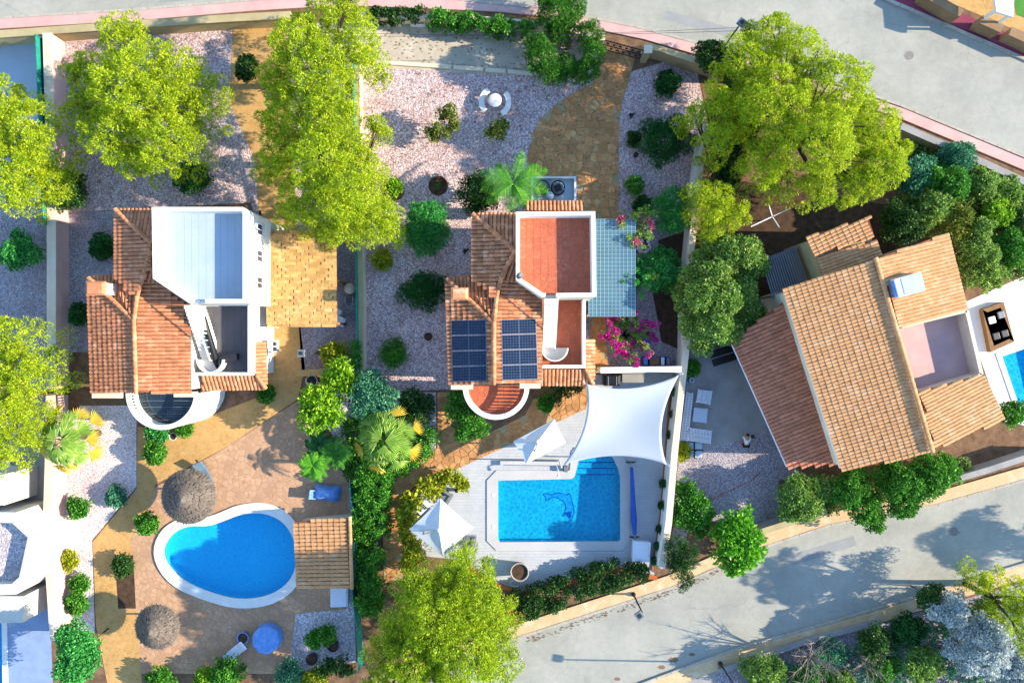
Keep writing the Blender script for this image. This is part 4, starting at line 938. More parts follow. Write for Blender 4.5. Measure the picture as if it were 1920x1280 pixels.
def tree(name, label, cat, lobes, m, sty='pine', tr=.14, group=None, base=None, bark='bark', fill=.45, skirt=True):
    """lobes: (picture x, picture y, centre height, picture radius)"""
    s = STY[sty]; cl = []; cs = []
    for x, y, z, r in lobes:
        if sty == 'pine': z += random.uniform(-.7, .7); r *= random.uniform(.88, 1.0)
        c = P(x, y, z); rr = r / K * (H - z) / H; cs.append((c, rr)); rr = max(.15, rr - s['cr'] * .7)
        if z - rr * .3 < .1: c.z = max(c.z, rr * .25)
        cl += dome(c, rr, s['sp'], s['cr'])
        for _ in range(int(len(cl) * 0 + fill * rr * rr * 6)):
            d = Vector((random.gauss(0, 1), random.gauss(0, 1), random.gauss(0, .6))).normalized() * rr * random.random() ** .5 * .75; cl.append((c.x + d.x, c.y + d.y, max(.15, c.z + d.z * .7), s['cr']))
    if sty == 'pine' and skirt:
        for c, rr in cs: cl += dome(Vector((c.x, c.y, max(1.2, c.z * .5))), rr * .78, s['sp'] * 1.45, s['cr'] * 1.1, -.2, 1.0)
    g = sum((c for c, _ in cs), Vector()) / len(cs); b = P(*base) if base else Vector((g.x, g.y, 0))
    o = thing(name, label, cat, b, group)
    mb = MB(); top = max(c.z for c, _ in cs); tr_ = tr
    hub = Vector((g.x * .8 + b.x * .2, g.y * .8 + b.y * .2, max(.12, min(c.z for c, _ in cs) * .75)))
    mid = b.lerp(hub, .5) + Vector((random.uniform(-.1, .1), random.uniform(-.1, .1), 0)) * min(1, top / 4)
    mb.tube([b - Vector((0, 0, .05)), mid, hub], [tr_ * 1.15, tr_ * .85, tr_ * .7], 8)
    for c, rr in cs:
        e = c + Vector((0, 0, rr * .3)); q = hub.lerp(e, .5) + Vector((random.uniform(-.15, .15) * rr, random.uniform(-.15, .15) * rr, .1 * rr)); mb.tube([hub, q, e], [tr_ * .55, tr_ * .35, tr_ * .12], 6)
        for _ in range(4):
            t = e + Vector((random.uniform(-1, 1), random.uniform(-1, 1), random.uniform(-.1, .5))) * rr * .75; mb.tube([q, t], [tr_ * .25, tr_ * .06], 5)
    mb.build('trunk', M[bark], o, True)
    leafmesh('crown', cl, s['n'], s['L'], s['Wd'], m, o, s['quad'], out=s.get('out', .6)); return o
def shrub(label, x, y, z, r, m, sty='leaf', name='shrub', cat='shrub', group=None, lobes=None, **k):
    if lobes is None:
        r *= 1.14
        lobes = [(x + random.uniform(-.12, .12) * r, y + random.uniform(-.12, .12) * r, z, r * random.uniform(.55, .7))] + [(x + r * random.uniform(.4, .75) * math.cos(a + x), y + r * random.uniform(.4, .75) * math.sin(a + x), z * random.uniform(.5, 1.05), r * random.uniform(.28, .52)) for a in (0, .9, 1.8, 2.6, 3.5, 4.4, 5.3)]
    return tree(name, label, cat, lobes, m, sty, .05, group, **k)
# stone pines / Aleppo pines
PG = 'yellow-green pines'
tree('pine_tree', 'large round yellow-green pine in the upper left garden', 'tree', [(235, 75, 5.6, 55), (175, 150, 5.2, 60), (255, 170, 6.6, 88), (335, 140, 5.6, 62), (368, 205, 5.2, 46), (215, 255, 5.6, 70), (315, 265, 5.8, 72), (160, 215, 4.8, 42), (255, 305, 4.8, 42), (390, 165, 4.6, 28)], F['pine'], tr=.24, group=PG)
tree('pine_tree', 'pine cut by the left edge of the picture above the white verge', 'tree', [(15, 190, 5.2, 58), (50, 250, 6.2, 68), (20, 320, 6.0, 72), (78, 330, 5.2, 42), (-45, 260, 5.6, 75), (40, 375, 4.8, 36)], F['pine'], tr=.24, group=PG)
tree('pine_tree', 'pine at the top of the row left of the concrete drive', 'tree', [(640, 20, 6.4, 62), (672, 85, 6.8, 52), (560, 90, 6.8, 62), (600, 130, 7.4, 70), (520, 150, 6.2, 48), (690, 110, 5.6, 34), (575, 55, 6.0, 40)], F['pine'], tr=.26, group=PG)
tree('pine_tree', 'middle pine of the row left of the gravel garden', 'tree', [(560, 215, 7.0, 66), (620, 220, 7.4, 62), (530, 285, 6.4, 52), (600, 300, 7.6, 70), (660, 275, 6.8, 50), (500, 225, 5.4, 30), (505, 320, 5.6, 34)], F['pine'], tr=.26, group=PG)
tree('pine_tree', 'lowest pine of the row, overhanging the wooden carport', 'tree', [(580, 375, 6.6, 60), (650, 360, 7.2, 66), (700, 405, 6.4, 55), (640, 420, 6.6, 46), (725, 430, 5.8, 34), (690, 325, 6.4, 46), (545, 405, 5.4, 36), (706, 235, 4.6, 14), (600, 435, 5.2, 22)], F['pine'], tr=.26, group=PG)
tree('pine_tree', 'huge pine overhanging the road at the upper right', 'tree', [(1445, 70, 4.9, 52), (1400, 125, 5.2, 60), (1490, 110, 5.9, 66), (1560, 175, 6.4, 76), (1450, 195, 6.5, 76), (1375, 225, 5.2, 54), (1535, 265, 6.6, 80), (1620, 245, 5.9, 70), (1430, 300, 5.3, 54), (1655, 312, 5.6, 52), (1605, 345, 5.6, 46), (1535, 352, 5.4, 42), (1460, 348, 5.0, 34), (1690, 280, 5.0, 22), (1400, 60, 4.6, 20)], F['pine'], tr=.34, group=PG)
tree('pine_tree', 'pine limb hanging over the boundary wall beside the dark round shrub', 'tree', [(1340, 190, 5.8, 42), (1345, 260, 5.6, 40), (1300, 215, 4.8, 20), (1340, 385, 4.4, 48), (1375, 400, 4.4, 38), (1310, 365, 4.0, 30), (1335, 430, 3.8, 30), (1335, 300, 4.2, 30)], F['pine'], tr=.2, group=PG, base=(1372, 300))
tree('pine_tree', 'pine at the bottom overhanging hedge and white parasol', 'tree', [(855, 1082, 4.4, 48), (790, 1108, 4.4, 56), (885, 1125, 5.0, 62), (820, 1165, 5.6, 72), (922, 1165, 4.6, 54), (755, 1180, 4.6, 56), (870, 1225, 5.6, 76), (780, 1240, 5.4, 70), (932, 1235, 4.6, 50), (715, 1225, 4.0, 38), (820, 1300, 5.0, 70), (905, 1088, 3.8, 26), (730, 1280, 4.4, 50), (868, 1050, 3.6, 22)], F['pine2'], tr=.3, group=PG)
tree('pine_tree', 'pine at the left edge beside the brown tiled neighbour roof', 'tree', [(20, 640, 5.8, 62), (45, 700, 6.4, 52), (10, 750, 6.4, 70), (30, 810, 5.6, 52), (-50, 700, 6, 70), (5, 865, 4.8, 34)], F['pine'], tr=.24, group=PG)
tree('pine_tree', 'pine beyond the right edge shading the south road', 'tree', [(2255, 1030, 4.4, 52), (2290, 1065, 4.8, 60), (2250, 1080, 4.2, 50), (2240, 1050, 3.4, 40)], F['pine'], tr=.22, group=PG, base=(2140, 1062))
tree('pine_tree', 'bright pine at the lower right corner', 'tree', [(1905, 1115, 4.6, 40), (1940, 1160, 5.0, 55), (1915, 1200, 4.2, 34), (1840, 1090, 3.6, 22)], F['pine'], tr=.2, group=PG)
# thujas around the gate
TG = 'thujas by the driveway gate'
tree('thuja', 'tallest thuja standing behind the creeper wall', 'tree', [(1045, 30, 1.7, 42), (1050, 62, 1.6, 30), (1030, -5, 1.5, 30), (1075, 15, 1.5, 28)], F['thuja'], 'fine', .12, TG)
tree('thuja', 'left thuja of the ring beside the concrete drive', 'tree', [(1008, 85, 1.9, 26), (1013, 110, 2.0, 34), (1028, 135, 1.8, 26)], F['thuja'], 'fine', .1, TG)
tree('thuja', 'right thuja of the ring beside the iron gate', 'tree', [(1105, 65, 2.0, 28), (1112, 100, 2.1, 26), (1102, 132, 1.9, 26)], F['thuja'], 'fine', .1, TG)
tree('thuja', 'lowest thuja of the ring touching the flagstones', 'tree', [(1062, 125, 1.6, 26), (1085, 142, 1.5, 22), (1045, 142, 1.5, 22)], F['thuja'], 'fine', .1, TG)
mb = MB(); o = thing('dead_tree', 'bare grey dead branches inside the ring of thujas', 'tree', P(1062, 98))
b = P(1062, 98)
for k in range(9):
    a = k * .7; e = b + Vector((math.cos(a) * random.uniform(.7, 1.5), math.sin(a) * random.uniform(.6, 1.2), random.uniform(1.2, 2.6))); mid = b.lerp(e, .55) + Vector((0, 0, .3)); mb.tube([b + Vector((0, 0, .3)), mid, e], [.06, .04, .012], 5)
    for _ in range(3): mb.tube([mid, mid + Vector((random.uniform(-.6, .6), random.uniform(-.6, .6), random.uniform(.1, .7)))], [.025, .006], 4)
mb.tube([b, b + Vector((0, 0, .4))], [.1, .07], 6); mb.build('trunk', M['bark_pale'], o)
# tall leafy tree on the boundary
tree('leafy_tree', 'tall light green leafy tree above the boundary wall', 'tree', [(1300, 520, 2.9, 30), (1338, 515, 3.6, 31), (1318, 555, 3.8, 36), (1360, 560, 3.9, 34), (1288, 568, 2.5, 29), (1300, 610, 2.9, 33), (1340, 608, 3.7, 35), (1368, 622, 2.9, 27), (1316, 645, 2.3, 25), (1392, 545, 3.0, 30), (1405, 585, 2.2, 30), (1276, 545, 1.9, 22), (1385, 610, 2.2, 28)], F['broad'], 'leaf', .2, bark='bark')
tree('leafy_tree', 'paler leafy tree between the pine limb and the slatted pergola', 'tree', [(1340, 455, 2.9, 28), (1365, 470, 3.5, 30), (1395, 470, 3.3, 32), (1318, 488, 2.4, 26), (1412, 495, 2.8, 30), (1355, 498, 3.0, 28), (1385, 505, 2.5, 26)], F['broad'], 'leaf', .16)
# shrubs in the main garden
SG = 'clipped round shrubs'
shrub('round shrub with bright top half lit by the sun left of the villa', 800, 425, 1.5, 46, F['shrub_b'], 'fine', 'round_shrub', 'shrub', SG, lobes=[(800, 420, 1.5, 40), (780, 440, 1.2, 28), (820, 440, 1.2, 28), (800, 455, 1.1, 30), (790, 400, 1.2, 26), (815, 400, 1.2, 26)])
shrub('dark round shrub in the house shadow left of the chimney', 792, 545, 1.3, 39, F['shrub'], 'fine', 'round_shrub', 'shrub', SG)
shrub('small dark cushion shrub left of the solar panels', 737, 663, .8, 28, F['hedge'], 'fine', 'round_shrub', 'shrub', SG)
shrub('large dark round shrub beside the boundary wall at the top right', 1246, 266, 1.6, 48, F['shrub'], 'fine', 'round_shrub', 'shrub', SG)
shrub('dark shrub with bright leaves below the large round shrub', 1258, 402, 1.7, 40, F['shrub_b'], 'fine', 'round_shrub', 'shrub', SG, lobes=[(1262, 380, 1.7, 32), (1240, 390, 1.4, 24), (1270, 412, 1.5, 26), (1250, 420, 1.3, 22)])
shrub('dense dark green shrub between canopy and tall leafy tree', 1238, 510, 1.9, 44, F['shrub_b'], 'leaf')
shrub('leafy dark shrub in front of the villa under the palm', 898, 365, 1.6, 36, F['hedge_dk'], 'leaf')
shrub('loose dark shrub in the shade near the gate wall', 1250, 158, 1.0, 24, F['shrub'], 'leaf')
shrub('small yellow-green shrub beside the pine shadow in the gravel', 717, 488, .7, 15, F['yellow'], 'leaf')
shrub('olive twiggy bush casting a long shadow on the gravel, upper clump', 838, 213, 1.6, 20, F['olive'], 'leaf', 'olive_bush', 'shrub', 'olive bushes in the gravel', lobes=[(842, 208, 1.7, 14), (848, 222, 1.5, 12), (830, 218, 1.4, 12), (852, 236, 1.3, 10)])
shrub('olive twiggy bush in the gravel, lower clump next to its shadow', 818, 246, 1.3, 20, F['olive'], 'leaf', 'olive_bush', 'shrub', 'olive bushes in the gravel', lobes=[(820, 244, 1.4, 13), (806, 250, 1.2, 12), (836, 250, 1.2, 11), (815, 258, 1.0, 9)])
shrub('olive bush in full shade below the white stone table', 929, 246, 1.2, 22, F['olive'], 'leaf', 'olive_bush', 'shrub', 'olive bushes in the gravel', lobes=[(930, 240, 1.3, 14), (918, 250, 1.1, 11), (938, 252, 1.1, 11), (944, 236, 1.0, 9)])
shrub('green sprig growing from the brown bed beside the pine', 738, 352, .6, 12, F['lime'], 'leaf')
shrub('blurred bright green plant beside the drive above the bougainvillea', 1190, 350, .9, 17, F['hedge'], 'fine')
shrub('small dark plant left of the shaded round shrub', 1205, 385, .7, 14, F['shrub'], 'leaf')
shrub('grey-green tuft at the drive edge left of the large round shrub', 1188, 262, .6, 12, F['hedge_dk'], 'fine')
shrub('dark shrub under the round balcony beside the path', 870, 770, 1.6, 38, F['hedge'], 'leaf', lobes=[(865, 745, 1.5, 26), (855, 770, 1.6, 24), (880, 785, 1.6, 28), (898, 800, 1.4, 22), (870, 808, 1.2, 22)])
shrub('low dark shrub behind the white post south of the villa', 1050, 735, .9, 20, F['hedge_dk'], 'leaf', lobes=[(1045, 732, .9, 16), (1065, 730, .9, 16), (1082, 726, .8, 14), (1042, 748, .8, 12)])
shrub('little red-flowering plant beside the white post', 1023, 757, .5, 12, F['hedge'], 'leaf')
shrub('large lime-green bush by the sandy neighbour terrace', 600, 765, 2.6, 44, F['lime'], 'big', lobes=[(595, 755, 2.8, 34), (620, 775, 2.6, 30), (585, 785, 2.2, 26), (612, 742, 2.4, 26)])
shrub('yellow-green bush above the lime-green bush', 640, 710, 2.4, 34, F['lime'], 'big', lobes=[(640, 700, 2.6, 26), (655, 722, 2.4, 26), (625, 712, 2.2, 22), (638, 685, 2.0, 18)])
shrub('blue-green bush at the head of the planting bed', 698, 740, 2.4, 44, F['blueleaf'], 'leaf', lobes=[(690, 730, 2.5, 34), (715, 745, 2.3, 32), (680, 760, 2.2, 28), (722, 770, 2.0, 26), (700, 710, 2.0, 22)])
shrub('dark ground-cover bush on the grey gravel bed', 785, 765, .9, 34, F['hedge_dk'], 'leaf', lobes=[(772, 750, .9, 24), (790, 770, .9, 24), (762, 775, .9, 22), (800, 752, .7, 18)])
shrub('bright ground-cover bush at the corner of the planting bed', 800, 820, .9, 26, F['hedge'], 'leaf', lobes=[(805, 815, .9, 20), (795, 838, .8, 18), (782, 822, .8, 16), (770, 845, .8, 16)])
shrub('yellow-tipped bush between fence and utility yard', 625, 668, 1.2, 20, F['yellow'], 'big')
shrub('narrow creeper column on the cream wall by the utility yard', 667, 672, 1.4, 12, F['hedge'], 'leaf', lobes=[(667, 648, 1.5, 8), (667, 665, 1.5, 9), (668, 682, 1.4, 9)])
YG = 'yellow-green shrubs along the deck edge'
for lab, lob in (('yellow-green shrub at the top corner of the pool deck', [(842, 890, 1.0, 16), (858, 898, .9, 13), (828, 896, .9, 12), (868, 908, .7, 8)]), ('yellow-green shrub left of the two small deck pots', [(805, 908, 1.0, 16), (793, 915, .9, 12), (820, 912, .8, 11), (806, 922, .7, 9)]),
                 ('yellow-green shrub behind the white armchairs', [(765, 935, 1.0, 15), (775, 945, 1.0, 14), (766, 955, .8, 12)]), ('yellow-green shrub left of the lower parasol', [(752, 965, 1.0, 15), (770, 975, .9, 13), (758, 988, .8, 13)]),
                 ('lowest yellow-green shrub under the lower parasol corner', [(762, 1012, 1.0, 16), (775, 1025, 1.0, 16), (785, 1040, .8, 14), (768, 1045, .8, 13), (765, 1062, .8, 12)])):
    shrub(lab, 0, 0, 0, 0, F['yellow'], 'big', 'deck_shrub', 'shrub', YG, lobes=lob)
# hedges
def hedge(label, pts, wpx, h, m, sty='leaf', name='hedge', top=None, base=0):
    a = [Vector(p) for p in xy(pts, h)]; L = sum((a[i + 1] - a[i]).length for i in range(len(a) - 1)); w = wpx / K; cl = []
    o = thing(name, label, 'hedge', (a[len(a) // 2].x, a[len(a) // 2].y, 0)); s = STY[sty]
    n = int(L * (w + 1.2) * 7)
    for _ in range(n):
        t = random.random() * L
        for i in range(len(a) - 1):
            l = (a[i + 1] - a[i]).length
            if t <= l: break
            t -= l
        e = (a[i + 1] - a[i]).normalized(); p = a[i] + e * t; q = random.uniform(-.5, .5) * w; z = h * random.uniform(.75, 1.05) if random.random() < .65 else h * random.uniform(.2, .8)
        if z < h * .7: q = math.copysign(w * .5, q)
        cl.append((p.x - e.y * q, p.y + e.x * q, max(z + base, .2), s['cr'] * random.uniform(.7, 1.3)))
    leafmesh('foliage', cl, s['n'], s['L'], s['Wd'], m, o, s['quad'], out=.6)
    mb = MB()
    for i in range(len(a) - 1):
        n = max(2, int((a[i + 1] - a[i]).length / .8))
        for k in range(n):
            p = a[i].lerp(a[i + 1], (k + .5) / n); mb.tube([(p.x, p.y, -.02), (p.x + .05, p.y, h * .6), (p.x + .15, p.y + .1, h * .85)], [.035, .025, .01], 5)
    mb.build('stem', M['bark'], o); return o
hedge('long bright green hedge between the two pools', [(700, 880), (690, 960), (695, 1010)], 55, 1.7, F['hedge'], 'leaf')
hedge('shaded lower end of the green hedge beside the mesh fence', [(688, 1030), (690, 1100), (690, 1150)], 36, 1.8, F['hedge'], 'leaf')
hedge('dark flowering hedge between pool deck and south road', [(972, 1140), (1030, 1122), (1100, 1096), (1165, 1078)], 44, 1.2, F['hedge_dk'], 'leaf')
hedge('short end of the dark hedge below the white pool box', [(1168, 1080), (1210, 1074)], 26, 1.0, F['hedge_dk'], 'leaf')
hedge('glossy creeper hedge over the street wall above the concrete drive', [(802, 26), (860, 36), (920, 42), (1000, 50)], 20, 1.5, F['hedge'], 'leaf')
hedge('sparse creeper over the street wall left of the glossy hedge', [(690, 24), (735, 26), (790, 24)], 12, 1.25, F['hedge_dk'], 'leaf')
hedge('grassy green hedge in front of the shed fence bottom', [(600, 1262), (650, 1250)], 26, 1.0, F['hedge_dk'], 'leaf')
# shrubs right and bottom
shrub('glossy round bush against the boundary wall below the right patio', 1290, 950, 2.0, 44, F['hedge'], 'leaf', lobes=[(1288, 935, 1.1, 32), (1308, 960, 1.2, 32), (1282, 965, 1.1, 28), (1312, 985, 1.0, 24), (1282, 915, .9, 20)])
shrub('spiky conifer branch hanging over the road corner', 1280, 1045, 2.2, 40, F['hedge_dk'], 'fine', 'araucaria', 'tree', lobes=[(1266, 1020, 2.2, 22), (1285, 1040, 2.3, 26), (1272, 1062, 2.2, 22), (1290, 1082, 2.0, 16), (1260, 1045, 2.2, 16), (1280, 1098, 1.8, 12)])
shrub('wide leafy bush along the road below the askew house, left part', 1500, 935, 2.0, 46, F['broad'], 'leaf', lobes=[(1490, 920, 2.0, 34), (1510, 945, 1.9, 32), (1480, 955, 1.6, 26), (1530, 915, 1.8, 26)])
shrub('bright bush cascading over the road edge in the middle of the verge', 1620, 940, 2.2, 48, F['hedge'], 'leaf', lobes=[(1590, 920, 2.2, 36), (1620, 950, 2.0, 34), (1635, 975, 1.6, 24), (1600, 890, 1.9, 28)])
shrub('largest bright bush on the verge beside the askew house', 1710, 900, 2.4, 56, F['hedge'], 'leaf', lobes=[(1690, 905, 2.4, 44), (1735, 890, 2.4, 44), (1690, 940, 2.0, 34), (1765, 880, 2.0, 32), (1660, 890, 2.0, 30)])
for lab, x, y, r, z, m in (('mottled green shrub below the upper right road wall', 1720, 330, 42, 1.8, 'blueleaf'), ('yellow-green shrub behind the askew house ridge', 1745, 385, 44, 2.0, 'broad'), ('dark shrub near the top of the sunny tiled slope', 1690, 415, 40, 1.9, 'hedge_dk'), ('olive shrub above the white right-hand terrace', 1830, 460, 40, 2.0, 'broad'),
                            ('bright shrub at the right edge above the white terrace', 1895, 470, 38, 1.8, 'hedge'), ('grey-green shrub directly below the upper right road wall', 1790, 300, 34, 1.4, 'blueleaf'), ('tall green bush in the dense planting at the upper right', 1780, 345, 42, 2.2, 'hedge'), ('mid-green bush right of the dense planting at the upper right', 1840, 350, 36, 1.8, 'broad'), ('olive-toned bush above the olive shrub at the upper right', 1800, 410, 38, 1.8, 'olive'), ('lime-green bush at the upper right edge', 1865, 400, 32, 1.6, 'lime'), ('loose green bush filling the gap behind the sunny tiled slope', 1850, 510, 34, 1.6, 'broad'), ('pale bush beside the road wall at the right edge', 1890, 360, 26, 1.2, 'broad'), ('dark shrub at the right edge beside the dry verge', 1905, 420, 30, 1.5, 'hedge_dk'), ('small shrub beside the corner of the pale pool', 1895, 775, 24, 1.0, 'hedge')):
    shrub(lab, x, y, z, r, F[m], 'leaf')
for lab, x, y, r, z, m in (('silvery white shrub at the lower right, tallest plume', 1780, 1135, 34, 3.4, 'silver'), ('broad silvery white shrub at the bottom right', 1835, 1205, 66, 3.0, 'silver'), ('silvery white shrub in the bottom right corner', 1905, 1245, 44, 2.4, 'silver'), ('green shrub beside the silvery shrub at the bottom', 1650, 1250, 30, 1.6, 'hedge'), ('dark shrub in the shade of the lower wall', 1700, 1180, 34, 1.8, 'shrub'),
                            ('olive shrub right of the silvery plume', 1845, 1145, 26, 1.8, 'broad'), ('dark bushy shrub behind the low grey wall', 1640, 1205, 36, 2.0, 'hedge_dk'), ('pale green bush at the foot of the silvery shrub', 1730, 1245, 36, 1.8, 'broad'), ('dark green tree-like shrub right of the low wall end', 1745, 1120, 26, 3.0, 'hedge_dk'), ('grey-green bush between the two bare trees', 1555, 1225, 26, 1.2, 'blueleaf'), ('leafy shrub at the bottom below the lamp pole', 1430, 1262, 40, 1.4, 'broad'), ('second leafy shrub along the bottom right edge', 1520, 1275, 34, 1.3, 'hedge'), ('third leafy shrub at the bottom near the white wall', 1575, 1285, 28, 1.3, 'broad')):
    shrub(lab, x, y, z, r, F[m], 'leaf')
for lab, lob in (('dark green shrub under the huge pine beside the street wall', [(1335, 108, 1.6, 30), (1365, 125, 1.8, 34), (1318, 98, 1.2, 20)]), ('dark green shrub under the huge pine behind the boundary wall', [(1372, 190, 2.0, 40), (1385, 240, 2.0, 40)]), ('dark green shrub between huge pine and pine limb behind the wall', [(1362, 300, 1.9, 36), (1356, 340, 1.8, 30)])):  # middle shrub is added, hidden below the crown, to shade the gravel
    shrub(lab, 0, 0, 0, 0, F['hedge_dk'], 'leaf', lobes=lob, group='dark shrubs under the huge pine')
# shrubs on the left
shrub('tall dark round tree at the lower left with sunlit crown', 148, 1215, 3.0, 46, F['shrub_b'], 'leaf', 'round_tree', 'tree', lobes=[(146, 1195, 4.2, 36), (150, 1235, 3.8, 40), (135, 1255, 2.8, 30), (166, 1215, 3.2, 26), (130, 1190, 3.0, 24)])
for lab, x, y, r, z, m in (('square clipped green bush on the white gravel', 146, 953, 20, .8, 'hedge'), ('tiny yellow bush on the white gravel', 130, 1050, 12, .4, 'yellow'), ('small green tuft on the white gravel', 150, 1094, 11, .4, 'hedge'), ('dark little bush at the bottom of the white gravel', 144, 1128, 18, .7, 'hedge'), ('grey-green plant at the corner of the white gravel', 218, 930, 15, .5, 'blueleaf'),
                            ('round green ball bush on the tan path under the balcony', 292, 848, 24, 1.0, 'hedge'), ('dark plant under the left balcony beside a white pot', 296, 808, 22, .9, 'shrub_b'), ('small pale plant at the left balcony foot', 345, 800, 14, .5, 'hedge'), ('green bush between tan path and kidney pool', 275, 980, 20, 1.0, 'hedge'), ('drying bush in the brown bed on the tan path', 232, 1060, 17, .6, 'hedge_dk'),
                            ('half-lit ball shrub at the left edge', 38, 472, 36, 1.4, 'shrub_b'), ('dark ball shrub left of the brown roof', 192, 463, 22, 1.1, 'shrub'), ('dark shrub below the large round pine', 362, 335, 32, 1.4, 'shrub'), ('olive shrub beside the mesh fence at the left', 130, 358, 36, 1.4, 'hedge_dk'), ('dark shrub left of the pine row', 462, 130, 22, 1.2, 'hedge_dk'), ('dark shrub behind the brown neighbour roof chimney', 150, 590, 16, 1.0, 'shrub'),
                            ('bright bush at the bottom of the sandy terrace', 428, 1262, 30, 1.2, 'hedge'), ('yellow bush at the bottom left of the sandy terrace', 390, 1275, 26, 1.0, 'lime'), ('pale bush at the bottom beside the shaded gravel', 545, 1262, 24, .8, 'blueleaf'), ('yellow bush under the mesh fence end', 590, 1275, 24, .8, 'yellow'), ('green bush at the bottom edge near the tan path', 300, 1275, 26, .8, 'hedge'),
                            ('small plant in the shaded gravel with round pots', 612, 1190, 14, 1.2, 'hedge'), ('second small plant in the shaded gravel with round pots', 590, 1198, 9, .8, 'hedge'), ('small green sprout beside the street lamp by the tan path', 500, 738, 12, .5, 'hedge'), ('tiny weed bush beside the right patio parasol base', 1278, 845, 12, .5, 'yellow'), ('potted grass clump beside the right side of the boundary wall', 1296, 690, 8, .5, 'hedge')):
    shrub(lab, x, y, z, r, F[m], 'leaf')
# red flowers at the hedge end, bract sprays
def spray(label, x, y, z, rpx, mleaf, mfl, nfl, name='bougainvillea', stems=26):
    c = P(x, y, z); r = rpx / K; b = Vector((c.x, c.y, 0)); o = thing(name, label, 'bougainvillea', b); mb = MB(); cl, fl = [], []
    for k in range(stems):
        a = k * 2.4 + random.uniform(-.3, .3); l = r * random.uniform(.45, 1.25); e = b + Vector((math.cos(a) * l, math.sin(a) * l, z + random.uniform(-.5, .5))); m = b.lerp(e, .5) + Vector((0, 0, z * .6))
        pts = [b.lerp(m, t) * (1 - t) + m.lerp(e, t) * t for t in (0, .25, .5, .75, 1)]; mb.tube(pts, [.03, .025, .018, .012, .006], 5)
        for t in range(2, 5): cl += [(pts[t].x + random.gauss(0, .07), pts[t].y + random.gauss(0, .07), pts[t].z, .16)] * 2
        if k < nfl:
            for q in range(random.randint(2, 4)): fl.append((e.x + random.gauss(0, .16), e.y + random.gauss(0, .16), e.z + .05, random.uniform(.12, .24)))
    mb.build('stem', M['bark'], o); leafmesh('leaves', cl, 22, .13, .08, mleaf, o, True); leafmesh('bracts', fl, 46, .11, .1, mfl, o, True); return o
spray('magenta bougainvillea beside the blue canopy', 1178, 630, 2.0, 40, F['broad'], F['flower'], 34, stems=40)
spray('wiry pink-tipped bougainvillea reaching over the blue canopy', 1186, 425, 2.8, 40, F['broad'], F['flower_p'], 3, stems=20)
spray('sparse spray of branches over the lower canopy edge', 1196, 520, 2.6, 26, F['shrub_b'], F['broad'], 1, stems=18)
o = thing('red_flowers', 'cluster of red flowers at the left end of the dark hedge', 'flowers', P(966, 1152)); cl = [(P(966 + random.gauss(0, 9), 1152 + random.gauss(0, 9), 1.1).to_tuple() + (.1,)) for _ in range(16)]
leafmesh('petals', cl, 18, .1, .09, F['redflower'], o, True); mb = MB()
for c in cl: mb.tube([(c[0], c[1], -.02), c[:3]], [.012, .008], 4)
mb.build('stems', M['bark'], o)
# low tangle between the two plots, and fallen leaves
def scatter(name, label, cat, poly, n, zr, m, per, L, Wd, cr=.22):
    pl = xy(poly); xs = [p[0] for p in pl]; ys = [p[1] for p in pl]; cl = []
    while len(cl) < n:
        q = (random.uniform(min(xs), max(xs)), random.uniform(min(ys), max(ys)))
        if inside(q, pl): cl.append((q[0], q[1], random.uniform(*zr), cr))
    me = leafmesh(name, cl, per, L, Wd, m, None, True, kind='stuff'); return tag(me, label, cat)
scatter('ground_cover', 'tangled low green ground cover filling the planting bed between the plots', 'ground cover', [(650, 780), (735, 775), (812, 850), (735, 902), (712, 935), (706, 1145), (676, 1145), (668, 920), (640, 860)], 900, (.15, .7), F['hedge'], 30, .15, .1)
scatter('ground_cover', 'dry grey-green ground cover along the lower right verge', 'ground cover', [(1400, 1262), (1640, 1190), (1900, 1110), (1930, 1300), (1380, 1300)], 700, (.1, .5), F['blueleaf'], 26, .15, .1)
scatter('ground_cover', 'mixed low greenery under the shrubs at the upper right', 'ground cover', [(1690, 260), (1940, 375), (1940, 520), (1800, 540), (1720, 420), (1680, 380)], 800, (.1, .6), F['broad'], 28, .15, .1)
scatter('weeds', 'scattered small weeds growing in the gravel garden', 'weeds', [(690, 140), (980, 150), (960, 320), (870, 420), (830, 700), (690, 715)], 40, (.04, .1), F['hedge_dk'], 10, .12, .04, .08)
scatter('verge_plants', 'low leafy plants below the askew house beside the south road', 'ground cover', [(1480, 905), (1800, 858), (1820, 890), (1560, 955), (1470, 975)], 500, (.15, .8), F['broad'], 28, .15, .1)
def litter(name, label, poly, n, m, z=.03):
    pl = xy(poly); xs = [p[0] for p in pl]; ys = [p[1] for p in pl]; mb = MB(); k = 0
    while k < n:
        q = (random.uniform(min(xs), max(xs)), random.uniform(min(ys), max(ys)))
        if inside(q, pl):
            a = random.random() * 6.28; l = random.uniform(.04, .1); d = Vector((math.cos(a), math.sin(a), 0)) * l; s = Vector((-d.y, d.x, 0)) * .4; p = Vector((q[0], q[1], z)); mb.add([p - d, p + s + Vector((0, 0, .02)), p + d, p - s + Vector((0, 0, .015))], [(0, 1, 2, 3)]); k += 1
    return tag(mb.build(name, m), label, 'leaf litter', None, 'stuff')
litter('leaf_litter', 'brown leaves fallen over the gravel garden', [(680, 130), (1000, 145), (1100, 165), (990, 300), (960, 330), (870, 420), (830, 520), (830, 700), (685, 720)], 900, M['wood'])
litter('leaf_litter', 'brown leaves fallen on the concrete drive', [(690, 55), (1000, 60), (1000, 135), (690, 118)], 260, M['wood'])
litter('leaf_litter', 'brown leaves fallen on the flagstone drive', [(1000, 250), (1110, 160), (1180, 120), (1158, 400), (1090, 325), (1000, 325)], 240, M['wood'], .06)
litter('leaf_litter', 'brown leaves blown along the kerb of the south road', [(985, 1196), (1260, 1104), (1430, 1028), (1440, 1034), (1265, 1112), (990, 1206)], 260, M['wood'])
